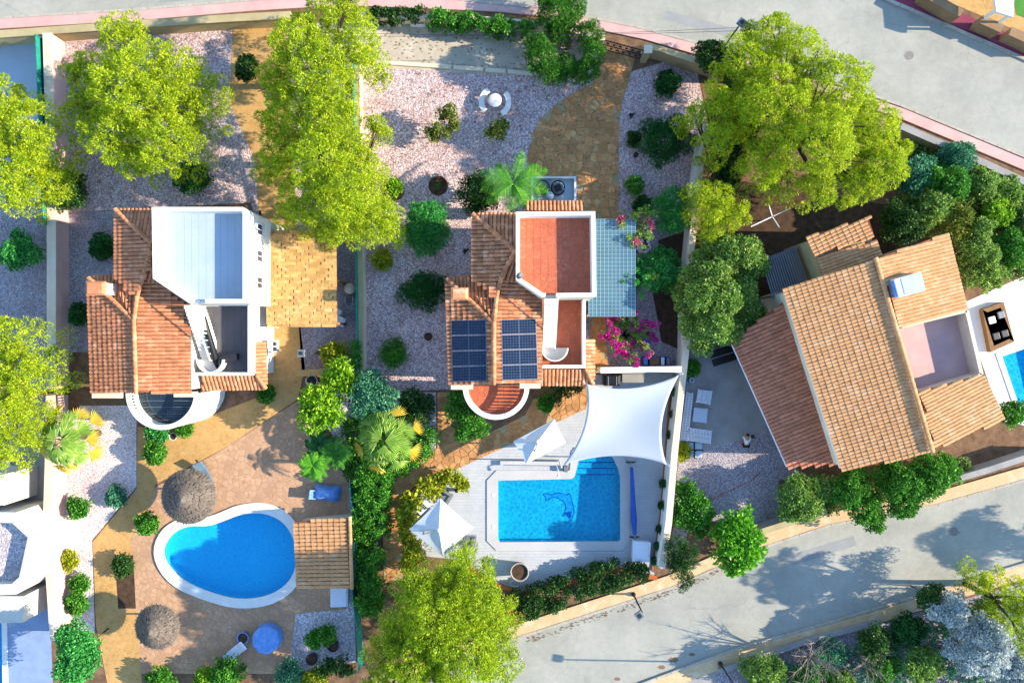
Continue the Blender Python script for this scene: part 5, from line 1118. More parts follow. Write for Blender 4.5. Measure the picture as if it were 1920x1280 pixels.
litter('leaf_litter', 'needles fallen over the left neighbour gravel', [(110, 70), (430, 60), (430, 380), (110, 380)], 600, M['wood'])
# palms
def fan_leaf(mb, b, a, pet, rad, lift, droop, half=1.0, n=13):
    d = Vector((math.cos(a), math.sin(a), 0)); s = Vector((-d.y, d.x, 0)); t = b + d * pet + Vector((0, 0, lift)); up = Vector((0, 0, 1)); ax = (d + up * (-droop)).normalized(); nrm = s.cross(ax); nrm = nrm if nrm.z > 0 else -nrm
    for k in range(n):
        f0, f1 = -half + 2 * half * k / n, -half + 2 * half * (k + 1) / n; fm = (f0 + f1) / 2
        D = lambda f: ax * math.cos(f) + s * math.sin(f)
        l = rad * random.uniform(.88, 1.05); e = nrm * (.05 * rad)
        v = [t, t + D(f0) * l * .62 - e * .4, t + D(fm) * l * .66 + e, t + D(f1) * l * .62 - e * .4, t + D(fm) * l - up * .12 * rad]
        mb.add(v, [(0, 1, 2), (0, 2, 3), (1, 4, 2), (2, 4, 3)])
    return t
def fan_palm(label, x, y, z, n, pet, rad, m, dry=4, tr=.2, name='fan_palm', md=None):
    c = P(x, y, z); o = thing(name, label, 'palm', (c.x, c.y, 0)); b = Vector((c.x, c.y, z)); mb = MB(); mb.tube([(c.x, c.y, -.05), (c.x, c.y, z * .5), (c.x, c.y, z)], [tr * 1.2, tr, tr * 1.1], 10); mb.build('trunk', M['bark'], o)
    for k in range(n):
        a = k * 2.39996 + random.uniform(-.2, .2); t = k / n; p = pet * (.08 + 1.02 * t); lift = .75 - 1.15 * t; dr = .1 + .75 * t
        l = MB(); e = fan_leaf(l, b, a, p, rad * random.uniform(.85, 1.1), lift, dr); l.build('frond', (md or F['fan_dry']) if k >= n - dry else m, o)
        l = MB(); l.tube([b, b.lerp(e, .5) + Vector((0, 0, .06)), e], [.03, .022, .014], 5); l.build('petiole', m, o)
fan_palm('large fan palm with yellowing lower fronds beside the path', 722, 824, 3.0, 30, 1.75, 1.0, F['fan'], 6)
fan_palm('big yellowing fan palm on the white gravel at the left', 122, 825, 3.6, 30, 1.65, .95, F['fan'], 9)
def feather_palm(label, x, y, z, n, L, m, name='feather_palm', tr=.12, lw=.055, up0=.75, cat='palm'):
    c = P(x, y, z); o = thing(name, label, cat, (c.x, c.y, 0)); mb = MB(); mb.tube([(c.x, c.y, -.05), (c.x, c.y, z)], [tr * 1.1, tr], 10); mb.build('trunk', M['bark'], o)
    for k in range(n):
        a = k * 2.39996 + .4; d = Vector((math.cos(a), math.sin(a), 0)); s = Vector((-d.y, d.x, 0)); up = up0 * (1 - .8 * k / n); mb = MB(); pts = []; ll = L * random.uniform(.8, 1.1)
        for i in range(17):
            t = i / 16; pts.append(Vector((c.x, c.y, z)) + d * ll * t + Vector((0, 0, ll * (up * t - .75 * t * t))))
        mb.tube(pts, [.025 * (1 - .8 * i / 16) for i in range(17)], 5)
        for i in range(2, 17):
            t = i / 16; w = ll * random.uniform(.2, .28) * math.sin(math.pi * min(1, .16 + t * .84)) ** .7 + .05
            for sg in (-1, 1):
                for jj in (0, .5):
                    p = pts[i - 1].lerp(pts[i], jj + .3); q = p + s * sg * w + d * w * .55 - Vector((0, 0, w * .28)); e = d * lw
                    mb.add([p - e, p + e, p.lerp(q, .5) + e * .8 + Vector((0, 0, .03)), q, p.lerp(q, .5) - e * .8 + Vector((0, 0, .03))], [(0, 1, 2, 4), (4, 2, 3)])
        mb.build('frond', m, o)
    return o
feather_palm('bright feathery palm at the north front of the villa', 963, 345, 3.2, 11, 2.35, F['palm'], lw=.024)
shrub('lush bright broad-leaved bush at the corner of the south road', 1380, 1010, 1.8, 50, F['palm'], 'big', lobes=[(1372, 985, 2.0, 30), (1400, 1005, 1.9, 28), (1365, 1015, 1.8, 28), (1395, 1040, 1.6, 28), (1372, 1058, 1.3, 24), (1348, 995, 1.5, 20), (1418, 1030, 1.3, 18), (1352, 1040, 1.2, 18), (1395, 968, 1.4, 18)])
feather_palm('dark rosette palm under the lime-green bush', 600, 835, 1.2, 14, 1.2, F['shrub'], 'rosette_palm', .12, .02, .9)
feather_palm('spiky rosette palm at the corner of the sandy terrace', 630, 850, 1.4, 16, 1.2, F['hedge'], 'rosette_palm', .12, .018, .9)
feather_palm('bright spiky rosette palm overhanging the sandy terrace', 587, 873, 1.6, 16, 1.1, F['palm'], 'rosette_palm', .12, .018, .9)
# dug-out round beds
for lab, x, y, r, pl in (('round dark planting hole ringed with soil in the gravel', 822, 348, 17, True), ('brown round bed half under the lowest pine', 738, 357, 19, False)):
    o = thing('round_bed', lab, 'flower bed', P(x, y)); c = P(x, y); rr = r / K
    mb = MB(); mb.lathe([(rr * 1.08, .008), (rr * 1.05, .1), (rr * .94, .11), (rr * .9, .03), (0, .02)], (c.x, c.y, 0), 24); mb.build('soil_ring', M['soil'] if pl else M['soil_dry'], o, True)
    if pl: leafmesh('seedling', [(c.x, c.y - .12, .2, .16)], 40, .18, .06, F['hedge'], o, True)
# bare tree by the lower road whose shadow falls on the asphalt
def bare(label, x, y, h, n):
    o = thing('bare_tree', label, 'tree', P(x, y)); b = P(x, y); mb = MB(); mb.tube([b - Vector((0, 0, .05)), b + Vector((0, 0, h * .35))], [.12, .09], 7); q = b + Vector((0, 0, h * .33))
    for k in range(n):
        a = k * 2.4; e = q + Vector((math.cos(a) * h * .5 * random.uniform(.5, 1), math.sin(a) * h * .5 * random.uniform(.5, 1), h * random.uniform(.25, .65))); m = q.lerp(e, .5) + Vector((0, 0, .2)); mb.tube([q, m, e], [.05, .03, .008], 5)
        for _ in range(6): mb.tube([m, m + Vector((random.uniform(-1, 1), random.uniform(-1, 1), random.uniform(.2, .9))) * h * .16], [.016, .004], 4)
        for _ in range(5): mb.tube([e.lerp(m, .3), e + Vector((random.uniform(-1, 1), random.uniform(-1, 1), random.uniform(0, .6))) * h * .14], [.012, .004], 4)
    mb.build('trunk', M['bark_pale'], o)
bare('bare grey tree at the lower road edge casting a branching shadow', 1500, 1212, 4.2, 16)
bare('smaller bare grey tree among the silvery shrubs', 1605, 1222, 3.2, 12)

# ================================================================= FURNITURE AND SMALL THINGS
# shade sail
sl = thing('shade_sail', 'large white four-cornered shade sail stretched over the pool end', 'shade sail', P(1165, 790))
SC = [P(1098, 719, 3.3), P(1273, 703, 3.0), P(1250, 871, 3.4), P(1056, 871, 2.6)]
N = 28; mb = MB(); sag = .105
for i in range(N + 1):
    for j in range(N + 1):
        u, v = i / N, j / N
        # pull the edges inwards
        uu = u + sag * (1 - 2 * u) * 4 * v * (1 - v); vv = v + sag * (1 - 2 * v) * 4 * u * (1 - u)
        p = SC[0] * (1 - uu) * (1 - vv) + SC[1] * uu * (1 - vv) + SC[2] * uu * vv + SC[3] * (1 - uu) * vv
        p.z -= .25 * math.sin(math.pi * u) * math.sin(math.pi * v); mb.v.append(tuple(p))
mb.f = [(i * (N + 1) + j, (i + 1) * (N + 1) + j, (i + 1) * (N + 1) + j + 1, i * (N + 1) + j + 1) for i in range(N) for j in range(N)]
o = mb.build('canvas', M['sail'], sl, True); so = o.modifiers.new('thickness', 'SOLIDIFY'); so.thickness = .006
for k, (p, dx, dy) in enumerate(((SC[0], -.15, .15), (SC[1], .2, .1), (SC[2], .3, -.15), (SC[3], -.12, -.15))):
    mb = MB(); q = Vector((p.x + dx, p.y + dy, 0)); mb.tube([q, q + Vector((0, 0, p.z + .15))], [.05, .045], 10); mb.tube([q + Vector((0, 0, p.z)), p], .012, 5); mb.build('mast', M['plastic_white'], sl, True)
# cantilever parasols
def parasol(label, corners, apex, zc, za, foot, m=None):
    a = P(*apex, za); o = thing('parasol', label, 'parasol', P(*foot)); c = [P(*q, zc) for q in corners]; mb = MB(); n = 10
    for k in range(4):
        p, q = c[k], c[(k + 1) % 4]; rows = []
        for i in range(1, n + 1):
            t = i / n; row = []
            for j in range(n + 1):
                s = j / n; e = p.lerp(q, s); mid = (p + q) / 2; e = e + (Vector((a.x, a.y, e.z)) - mid) * (.03 * 4 * s * (1 - s)); v = a.lerp(e, t); v.z -= .1 * math.sin(math.pi * t) * 4 * s * (1 - s); row.append(v)
            rows.append(row)
        b = len(mb.v); mb.v.append(tuple(a)); mb.v += [tuple(v) for r in rows for v in r]
        for j in range(n): mb.f.append((b, b + 1 + j, b + 2 + j))
        for i in range(n - 1):
            for j in range(n): k0 = b + 1 + i * (n + 1) + j; mb.f.append((k0, k0 + n + 1, k0 + n + 2, k0 + 1))
    cv = mb.build('canopy', m or M['parasol'], o); 
    for k in range(4):
        mb = MB(); mb.bar(a - Vector((0, 0, .12)), c[k] - Vector((0, 0, .05)), .03, .04); mb.build('rib', M['metal_grey'], o)
    mb = MB(); mb.lathe([(.16, -.02), (.17, .1), (.1, .16), (0, .18)], a, 14); mb.build('top_cap', M['parasol'], o)
    f = P(*foot); mb = MB(); t = Vector((f.x, f.y, za + .25)); mb.tube([f, t], .05, 10); mb.tube([t, a + Vector((0, 0, .12))], .035, 8); mb.build('mast', M['metal_grey'], o)
    mb = MB(); mb.box((f.x, f.y, .09), (.9, .9, .1)); mb.build('base', M['concrete_grey'], o)
    return o
parasol('white square parasol beside the shade sail above the pool', [(962, 827), (1040, 785), (1062, 830), (986, 870)], (1008, 828), 2.5, 3.05, (1000, 832))
parasol('larger white square parasol at the left side of the deck', [(826, 934), (888, 989), (831, 1044), (767, 992)], (823, 993), 2.55, 3.2, (805, 975))
# deck armchairs
def armchair(label, x, y, rz, mseat, mframe, name='armchair', group=None, s=1.0, cat='chair'):
    p = P(x, y); o = thing(name, label, cat, (0, 0, 0), group); B = lambda nm, c, d, m, bev=.0: MB().box(Vector(c) * s, Vector(d) * s).build(nm, m, o, bev=bev)
    B('seat', (0, 0, .38), (.66, .66, .14), mseat, .04); B('backrest', (0, .32, .62), (.66, .12, .46), mseat, .04)
    for q in (-1, 1):
        B('armrest', (q * .37, .02, .58), (.07, .7, .05), mframe, .01)
        for r in (-1, 1): B('leg', (q * .37, r * .3, .28), (.05, .05, .56), mframe)
    o.location = (p.x, p.y, .045); o.rotation_euler = (0, 0, rz); return o
CG = 'armchairs on the pool deck'
armchair('grey cushioned armchair right of the larger parasol', 881, 1010, R(170), M['wicker'], M['metal_grey'], group=CG, s=1.05)
armchair('grey-framed armchair above the larger parasol', 836, 928, R(-32), M['wicker'], M['metal_grey'], group=CG, s=1.05)
armchair('white armchair with dark frame left of the larger parasol', 790, 950, R(45), M['plastic_white'], M['metal_dk'], group=CG)
armchair('white armchair with dark frame nearest the larger parasol mast', 803, 938, R(35), M['plastic_white'], M['metal_dk'], group=CG)
tb = thing('low_table', 'low pale table half under the larger parasol', 'table', P(818, 962)); p = P(818, 962)
MB().box((p.x, p.y, .42), (1.1, .7, .05), R(40)).build('table_top', M['plastic_white'], tb, bev=.01)
for a in (-1, 1):
    for b in (-1, 1):
        c = Matrix.Rotation(R(40), 3, 'Z') @ Vector((a * .48, b * .28, 0)); MB().box((p.x + c.x, p.y + c.y, .22), (.05, .05, .36)).build('leg', M['metal_dk'], tb)
# pots
def pot(label, x, y, r, h, m, msoil=None, plant=None, name='plant_pot', group=None, z0=0, cat='plant pot', ball=1.15):
    p = P(x, y, h); p.z = 0; o = thing(name, label, cat, (p.x, p.y, z0), group)
    MB().lathe([(r * .72, 0), (r * .98, h * .9), (r * 1.06, h * .92), (r * 1.06, h), (r * .9, h), (r * .88, h * .86), (0, h * .85)], (p.x, p.y, z0), 22).build('vessel', m, o, True)
    MB().lathe([(r * .88, 0), (0, .02)], (p.x, p.y, z0 + h * .865), 18).build('soil', msoil or M['soil'], o)
    if plant: leafmesh('foliage', dome((p.x, p.y, z0 + h + r * .5), r * ball * .75, .2, .14), 40, .1, .06, plant, o, True)
    return o
pot('big grey planter tub with dark soil on the lower deck', 974, 1072, .62, .85, M['concrete_grey'], name='planter_tub', z0=.045)
bk = thing('garden_hose_reel', 'pale coiled hose leaning at the foot of the planter tub', 'hose', P(966, 1092)); p = P(966, 1092); mb = MB()
mb.tube([(p.x + .38 * math.cos(k * .35), p.y + .2 * math.sin(k * .35), .08 + .004 * k) for k in range(37)], .02, 6); mb.build('coil', M['plastic_white'], bk, True)
pot('small grey deck pot, left one of the pair', 838, 921, .13, .22, M['wicker'], group='pair of small deck pots', z0=.045)
pot('small dark deck pot, right one of the pair', 856, 919, .14, .3, M['black'], group='pair of small deck pots', z0=.045)
WG = 'black pots along the boundary wall'
for k, (x, y) in enumerate(((1266, 733), (1261, 776), (1256, 814), (1242, 905), (1240, 946), (1236, 990), (1232, 1022), (1227, 1050))):
    pot(('topmost', 'second', 'third', 'fourth', 'fifth', 'sixth', 'seventh', 'lowest')[k] + ' black pot with ball plant along the boundary wall', x, y, .26, .42, M['black'], None, F['shrub'], group=WG, z0=.12, name='ball_plant_pot')
st = sheet('wall_bed', xy([(1256, 722), (1270, 722), (1248, 1000), (1234, 1074), (1222, 1068), (1238, 960)]), .11, M['soil_dry'])
MB().prism(xy([(1255, 722), (1257, 722), (1239, 960), (1223, 1068), (1221, 1068), (1237, 960)]), 0, .13).build('bed_edge', M['orange'], st)
# pool cover roller
rl = thing('pool_cover_roller', 'long blue rolled pool cover on a reel right of the pool', 'pool cover', P(1187, 940))
a, b = P(1184, 876, .5), P(1190, 1002, .5); mb = MB(); mb.tube([a, a.lerp(b, .05), a.lerp(b, .45), a.lerp(b, .8), a.lerp(b, .84), a.lerp(b, .97), b], [.1, .12, .16, .21, .17, .14, .11], 16); mb.build('rolled_cover', M['blue_cover'], rl, True)
mb = MB(); mb.tube([a + (a - b).normalized() * .35, b + (b - a).normalized() * .3], .035, 8); mb.build('axle', M['alu'], rl)
for p in (a + (a - b).normalized() * .3, b + (b - a).normalized() * .25):
    for s in (-1, 1): MB().bar(p, (p.x + s * .34, p.y, .05), .05, .05).build('stand_leg', M['metal_dk'], rl)
    MB().bar((p.x - .4, p.y, .07), (p.x + .4, p.y, .07), .05, .04).build('stand_foot', M['metal_dk'], rl)
bx = thing('pump_box', 'white lidded pool equipment box at the lower right of the deck', 'storage box', P(1203, 1034)); p = P(1203, 1034, .75)
MB().box((p.x, p.y, .35), (1.15, 1.3, .6), R(-4)).build('body', M['plastic_white'], bx, bev=.06); MB().box((p.x, p.y, .7), (1.22, 1.38, .1), R(-4)).build('lid', M['plastic_white'], bx, bev=.05); MB().box((p.x, p.y, .765), (.9, 1.0, .03), R(-4)).build('lid_panel', M['plastic_white'], bx, bev=.012)
# raised edge, shower
ed = thing('deck_step', 'long low concrete step on the deck above the pool', 'step', P(1000, 870)); MB().prism(xy([(940, 866), (1043, 866), (1043, 871), (940, 871)], .3), .03, .3).build('riser', M['coping'], ed); MB().prism(xy([(938, 864), (1045, 864), (1045, 872), (938, 872)], .34), .301, .34).build('tread', M['coping'], ed)
sw = thing('pool_shower', 'thin white shower post at the pool coping', 'shower', P(1043, 876)); p = P(1043, 872); mb = MB(); mb.tube([p, p + Vector((0, 0, 1.9)), p + Vector((.02, -.12, 2.1)), p + Vector((.0, -.35, 2.1))], [.05, .05, .04, .03], 8); mb.build('post', M['plastic_white'], sw, True); MB().lathe([(.0, -.04), (.12, -.03), (.1, 0), (0, .02)], p + Vector((0, -.35, 2.09)), 12).build('shower_head', M['plastic_white'], sw)
sp = thing('garden_speaker', 'small dark box at the sail corner above the pool', 'box', P(1060, 877)); p = P(1060, 877); MB().box((p.x, p.y, .26), (.3, .4, .4)).build('housing', M['wicker'], sp, bev=.02); MB().box((p.x - .155, p.y, .26), (.02, .3, .3)).build('grille', M['black'], sp)
# grill and counter under the cream wall
gr = thing('barbecue', 'black barbecue with steel handles by the cream wall next to the sail', 'barbecue', P(1150, 712)); p = P(1148, 713, 1.0)
MB().box((p.x, p.y, .5), (1.1, .75, .9)).build('cabinet', M['black'], gr, bev=.02); MB().box((p.x, p.y + .03, 1.0), (.95, .6, .16)).build('lid', M['black'], gr, bev=.05)
for s in (-1, 1): MB().box((p.x + s * .28, p.y - .02, 1.09), (.06, .6, .03)).build('handle', M['alu'], gr)
ct = thing('counter', 'pale grey counter beside the black barbecue', 'counter', P(1210, 712)); p0 = xy([(1168, 702), (1262, 700), (1258, 716), (1168, 716)], .9); MB().prism(p0, 0, .84).build('base', M['white'], ct); MB().prism(inset(p0, -.04), .841, .9).build('worktop', M['concrete_grey'], ct)
# bins behind the wall
for k, (x, m1, lab) in enumerate(((1211, 'tarp', 'leftmost crate with pale blue lid behind the cream wall'), (1228, 'wood', 'brown-lidded blue crate behind the cream wall'), (1243, 'plastic_white', 'white-topped crate behind the cream wall'), (1253, 'metal_grey', 'rightmost dark crate behind the cream wall'))):
    p = P(x, 677, .9); w = (.3, .72, .26, .24)[k]; o = thing('crate', lab, 'crate', (p.x, p.y, 0), 'crates behind the cream wall'); MB().box((p.x, p.y, .4), (w, .62, .8)).build('body', M['blue_cover'], o, bev=.02); MB().box((p.x, p.y, .83), (w * .9, .52, .06)).build('lid', M[m1], o, bev=.01)
o = thing('bucket', 'light blue bucket under the magenta bougainvillea', 'bucket', P(1212, 640)); p = P(1212, 640); MB().lathe([(.18, 0), (.26, .34), (.28, .34), (.24, .32), (.17, .03), (0, .03)], (p.x, p.y, .02), 16).build('pail', M['tarp'], o, True); MB().tube([(p.x + .27 * math.cos(t), p.y, .34 + .2 * math.sin(t)) for t in (0, .5, 1, 1.57, 2.1, 2.6, 3.14)], .012, 5).build('handle', M['metal_grey'], o)
# stone table set on the gravel
tb = thing('stone_table', 'round white stone table on the shaded gravel', 'table', P(928, 188)); p = P(928, 188, .75); MB().lathe([(.3, 0), (.22, .08), (.15, .35), (.25, .66), (.44, .68), (.46, .72), (.46, .76), (.44, .78), (0, .78)], (p.x, p.y, 0), 28).build('table_top', M['white'], tb, True)
for a0, a1, lab in ((118, 222, 'left curved white stone bench around the stone table'), (-62, 42, 'right curved white stone bench around the stone table')):
    o = thing('curved_bench', lab, 'bench', (p.x, p.y, 0), 'curved benches at the stone table'); q = circ(p.x, p.y, 1.12, 16, a0, a1) + circ(p.x, p.y, .74, 16, a0, a1)[::-1]; MB().prism(q, .36, .46).build('seat', M['white'], o, bev=.015)
    for a in (a0 + 18, a1 - 18): MB().box((p.x + .93 * math.cos(R(a)), p.y + .93 * math.sin(R(a)), .18), (.3, .14, .36), R(a)).build('support', M['white'], o)
# patio chairs
for x, y, lab in ((1017, 356, 'round black wicker chair half under the palm frond'), (1045, 356, 'round black wicker chair near the patio corner')):
    p = P(x, y); o = thing('tub_chair', lab, 'chair', (p.x, p.y, .14), 'round chairs on the front patio'); MB().lathe([(.3, 0), (.36, .3), (.4, .34), (.36, .38), (0, .38)], (p.x, p.y, .14), 20).build('seat', M['metal_grey'], o, True)
    MB().tube([(p.x + .46 * math.cos(t), p.y + .46 * math.sin(t), .62 + .14 * math.sin(t)) for t in [k * .3 for k in range(21)]], .045, 6).build('rim', M['black'], o); MB().box((p.x, p.y, .55), (.46, .46, .1), R(20)).build('cushion', M['black'], o, bev=.03)
    for k in range(10): MB().tube([(p.x + .38 * math.cos(k * .63), p.y + .38 * math.sin(k * .63), .45), (p.x + .46 * math.cos(k * .63), p.y + .46 * math.sin(k * .63), .62 + .14 * math.sin(k * .63))], .02, 4).build('strut', M['black'], o)
o = thing('side_table', 'small round pale blue table between the tub chairs', 'table', P(1030, 371)); p = P(1030, 370); MB().lathe([(.2, 0), (.06, .04), (.05, .42), (.27, .44), (.27, .47), (0, .47)], (p.x, p.y, .14), 20).build('table_top', M['floor_white'], o, True)
# troughs along the creeper wall
for x, y, lab, em in ((738, 40, 'cream planter trough at the left below the creeper', False), (783, 41, 'empty white trough below the creeper', True), (852, 46, 'cream trough filled with green plants below the creeper', False), (896, 47, 'dark trough with bushy green plant below the creeper', False)):
    p = P(x, y, .4); o = thing('planter_trough', lab, 'planter', (p.x, p.y, 0), 'troughs below the creeper'); L, Wd = 1.0, .4; ou = [(p.x - L / 2, p.y - Wd / 2), (p.x + L / 2, p.y - Wd / 2), (p.x + L / 2, p.y + Wd / 2), (p.x - L / 2, p.y + Wd / 2)]
    mb = MB(); mb.ring(ou, inset(ou, .06), 0.012, .4); mb.build('trough', M['cream'] if not em else M['white'], o); MB().prism(inset(ou, .05), .02, .12 if em else .33).build('soil', M['soil'], o)
    if not em: leafmesh('foliage', [(p.x + t, p.y, .5, .22) for t in (-.35, -.1, .15, .35)], 60, .14, .08, F['hedge'] if x > 800 else F['hedge_dk'], o, True)
# loose dark stones / birds on gravel
for x, y, lab in ((1182, 217, 'black bird-like ornament on the gravel right of the drive'), (872, 470, 'small dark ornament in the shade left of the villa eave'),):
    p = P(x, y); o = thing('garden_ornament', lab, 'ornament', p); MB().lathe([(0, 0), (.1, .05), (.13, .16), (.07, .28), (0, .34)], (p.x, p.y, .008), 10).build('body', M['black'], o, True); MB().bar((p.x - .05, p.y - .25, .2), (p.x + .25, p.y + .12, .2), .12, .03).build('wing', M['black'], o)
pot('dark square-looking pot on the gravel below the left eave', 803, 631, .26, .35, M['black'], z0=.008)
pot('dark jug beside the large round shrub on the right', 1193, 290, .16, .5, M['black'], z0=.008)
pot('cream ringed pot beside the short tan wall', 584, 714, .4, .5, M['cream'], M['black'], z0=.01)
pot('black round pot in the shaded gravel, right one', 624, 1211, .38, .5, M['black'], z0=.016, group='black pots in the shaded gravel')
pot('black round pot in the shaded gravel, left one', 584, 1236, .38, .5, M['black'], z0=.016, group='black pots in the shaded gravel')
pot('dark pot with small plant beside the yellow-green shrub in shade', 721, 478, .22, .3, M['black'], z0=.008)
# street lamps
def lamp(label, x, y, h, dx, dy):
    b = P(x, y); o = thing('street_lamp', label, 'street lamp', b, 'street lamps'); mb = MB(); mb.tube([b, b + Vector((0, 0, .8)), b + Vector((0, 0, h))], [.09, .06, .05], 10); mb.build('pole', M['metal_dk'], o, True); MB().lathe([(.16, 0), (.15, .25), (.09, .35)], b, 12).build('pole_base', M['metal_dk'], o)
    e = b + Vector((dx, dy, h + .1)); MB().tube([b + Vector((0, 0, h - .05)), b + Vector((dx * .5, dy * .5, h + .12)), e], [.04, .035, .03], 8).build('arm', M['metal_dk'], o); MB().box(e + Vector((0, 0, -.02)), (.5, .5, .16), math.atan2(dy, dx)).build('lantern', M['metal_grey'], o, bev=.03); MB().box(e + Vector((0, 0, .075)), (.24, .24, .03), math.atan2(dy, dx)).build('lantern_cap', M['metal_dk'], o)
lamp('street lamp with square lantern leaning over the road below the pool deck', 1187, 1112, 3.4, -.2, -.15)
lamp('street lamp at the lower road edge with long straight shadow', 1349, 1241, 4.6, -.5, .1)
lamp('street lamp rising from the pavement behind the huge pine', 1346, 104, 4.3, .2, .25)
lamp('small garden lamp in the utility yard beside the carport', 600, 661, 2.4, -.55, 0)
# overhead cables
for k, (y0, y1) in enumerate(((66, 52), (58, 62))):
    a, b = P(500, y0, 6.2), P(1383, y1 - 4 * k, 4.5); pts = [a.lerp(b, t / 12) - Vector((0, 0, .6 * 4 * (t / 12) * (1 - t / 12))) for t in range(13)]
    tag(MB().tube(pts, .012, 5).build('overhead_cable', M['black']), ('upper', 'lower')[k] + ' thin overhead cable crossing the concrete drive', 'cable', 'overhead cables')
for x, y, lab in ((1788, 996, 'round iron manhole cover in the south road at the right'), (1705, 104, 'round iron manhole cover in the north road at the right')):
    p = P(x, y); o = thing('manhole_cover', lab, 'manhole cover', p); MB().lathe([(.36, .009), (.36, .016), (.32, .016)], (p.x, p.y, 0), 20).build('rim', M['kerb'], o); MB().lathe([(.32, .009), (.32, .02), (0, .02)], (p.x, p.y, 0), 20).build('lid', M['manhole'], o)
for nm, pts in (('road_patch', [(1480, 1040), (1600, 1004), (1606, 1022), (1486, 1060)]), ('road_patch', [(1250, 20), (1420, 66), (1414, 82), (1244, 36)]), ('road_patch', [(300, -8), (470, -18), (472, -6), (302, 5)])): sheet(nm, xy(pts), .0125, M['asphalt_dk'])
# right patio furniture
def slatted(label, pts, zt, name, n, cat, group=None, rows=3):
    """pts: quad nw ne se sw seen at height zt"""
    q = [P(x, y, zt) for x, y in pts]; o = thing(name, label, cat, (q[0] + q[2]) / 2 - Vector((0, 0, zt)), group); L = lambda a, b, t: a + (b - a) * t
    for k in range(n):
        t = (k + .5) / n; a, b = L(q[0], q[3], t), L(q[1], q[2], t); MB().bar(a, b, .055, .03).build('slat', M['plastic_white'], o)
    for k in range(rows + 1):
        t = k / rows; a, b = L(q[0], q[1], t), L(q[3], q[2], t); d = Vector((0, 0, -.01)); MB().bar(a + d, b + d, .05, .05).build('rail', M['plastic_white'], o)
    for v in q: MB().box((v.x, v.y, zt / 2), (.06, .06, zt - .03)).build('leg', M['plastic_white'], o)
    return o
slatted('long white slatted bench against the boundary wall on the right patio', [(1288, 735), (1299, 737), (1289, 826), (1276, 825)], .42, 'slatted_bench', 30, 'bench', 'white slatted patio set', 2)
slatted('short white slatted bench forming the corner of the patio set', [(1290, 802), (1290, 825), (1333, 831), (1335, 808)], .42, 'slatted_bench', 16, 'bench', 'white slatted patio set', 3)
slatted('white slatted ottoman above the square patio table', [(1310, 730), (1335, 733), (1331, 758), (1306, 754)], .42, 'slatted_ottoman', 11, 'seat', 'white slatted patio set', 3)
o = thing('patio_table', 'square pale table with rounded corners between the slatted seats', 'table', P(1313, 777)); p = P(1313, 778, .45); MB().box((p.x, p.y, .43), (.98, .98, .06), R(-6)).build('table_top', M['floor_white'], o, bev=.03)
for a in (-1, 1):
    for b in (-1, 1): c = Matrix.Rotation(R(-6), 3, 'Z') @ Vector((a * .4, b * .4, 0)); MB().box((p.x + c.x, p.y + c.y, .21), (.06, .06, .4)).build('leg', M['plastic_white'], o)
o = thing('umbrella_stand', 'grey slab parasol base with dark cross below the slatted bench', 'parasol base', P(1302, 842)); p = P(1301, 843)
for a in (-1, 1):
    for b in (-1, 1): MB().box((p.x + a * .29, p.y + b * .27, .07), (.52, .48, .1)).build('slab', M['floor_white'], o, bev=.02)
MB().bar((p.x - .6, p.y, .14), (p.x + .6, p.y, .14), .08, .05).build('cross_bar', M['black'], o); MB().bar((p.x, p.y - .6, .15), (p.x, p.y + .6, .15), .08, .05).build('cross_bar', M['black'], o); MB().tube([(p.x, p.y, .1), (p.x, p.y, .45)], .05, 10).build('socket', M['black'], o)
o = thing('folding_lounger', 'black two-panel lounger with thin silver rails at the red roof eave', 'lounger', P(1362, 664)); a, b = P(1334, 673, .4), P(1400, 652, .4); e = (b - a).normalized(); s = Vector((-e.y, e.x, 0))
for k in (-1, 1): MB().bar(a + s * k * .3, b + s * k * .3, .5, .06).build('panel', M['black'], o)
for k in (-1, 0, 1): MB().bar(a + s * k * .58, b + s * k * .58, .03, .08).build('rail', M['alu'], o)
for v in (a, b):
    for k in (-1, 1): c = v.lerp((a + b) / 2, .1) + s * k * .5; MB().box((c.x, c.y, .18), (.04, .04, .36)).build('leg', M['alu'], o)
o = thing('mosaic_stool', 'small round pale stool at the wall above the slatted bench', 'stool', P(1294, 712)); p = P(1294, 712); MB().lathe([(.18, 0), (.1, .2), (.2, .4), (.22, .42), (.22, .45), (0, .46)], (p.x, p.y, .014), 18).build('seat', M['wicker'], o, True)
for k in range(8): MB().box((p.x + .15 * math.cos(k * .785), p.y + .15 * math.sin(k * .785), .48), (.07, .05, .02), k * .785).build('mosaic_piece', M['plastic_white'], o)
# garden hose
tag(MB().tube([P(x, y, .03) for x, y in ((1330, 938), (1355, 925), (1385, 912), (1410, 900), (1425, 885))], .025, 6).build('garden_hose', M['redhose'] if 'redhose' in M else M['orange'], None, True), 'red garden hose lying across the right patio gravel', 'hose')
# whirligig clothes dryer
o = thing('clothes_dryer', 'white rotary clothes dryer on the dark soil right of the pine', 'clothes dryer', P(1432, 414)); b = P(1432, 414); MB().tube([b, b + Vector((0, 0, 1.9))], .035, 8).build('pole', M['plastic_white'], o)
for k, l in enumerate((1.7, .9, 1.2, .9)):
    a = R(205 + 90 * k); MB().bar(b + Vector((0, 0, 1.6)), b + Vector((math.cos(a) * l, math.sin(a) * l, 1.9)), .06, .04).build('arm', M['plastic_white'], o)
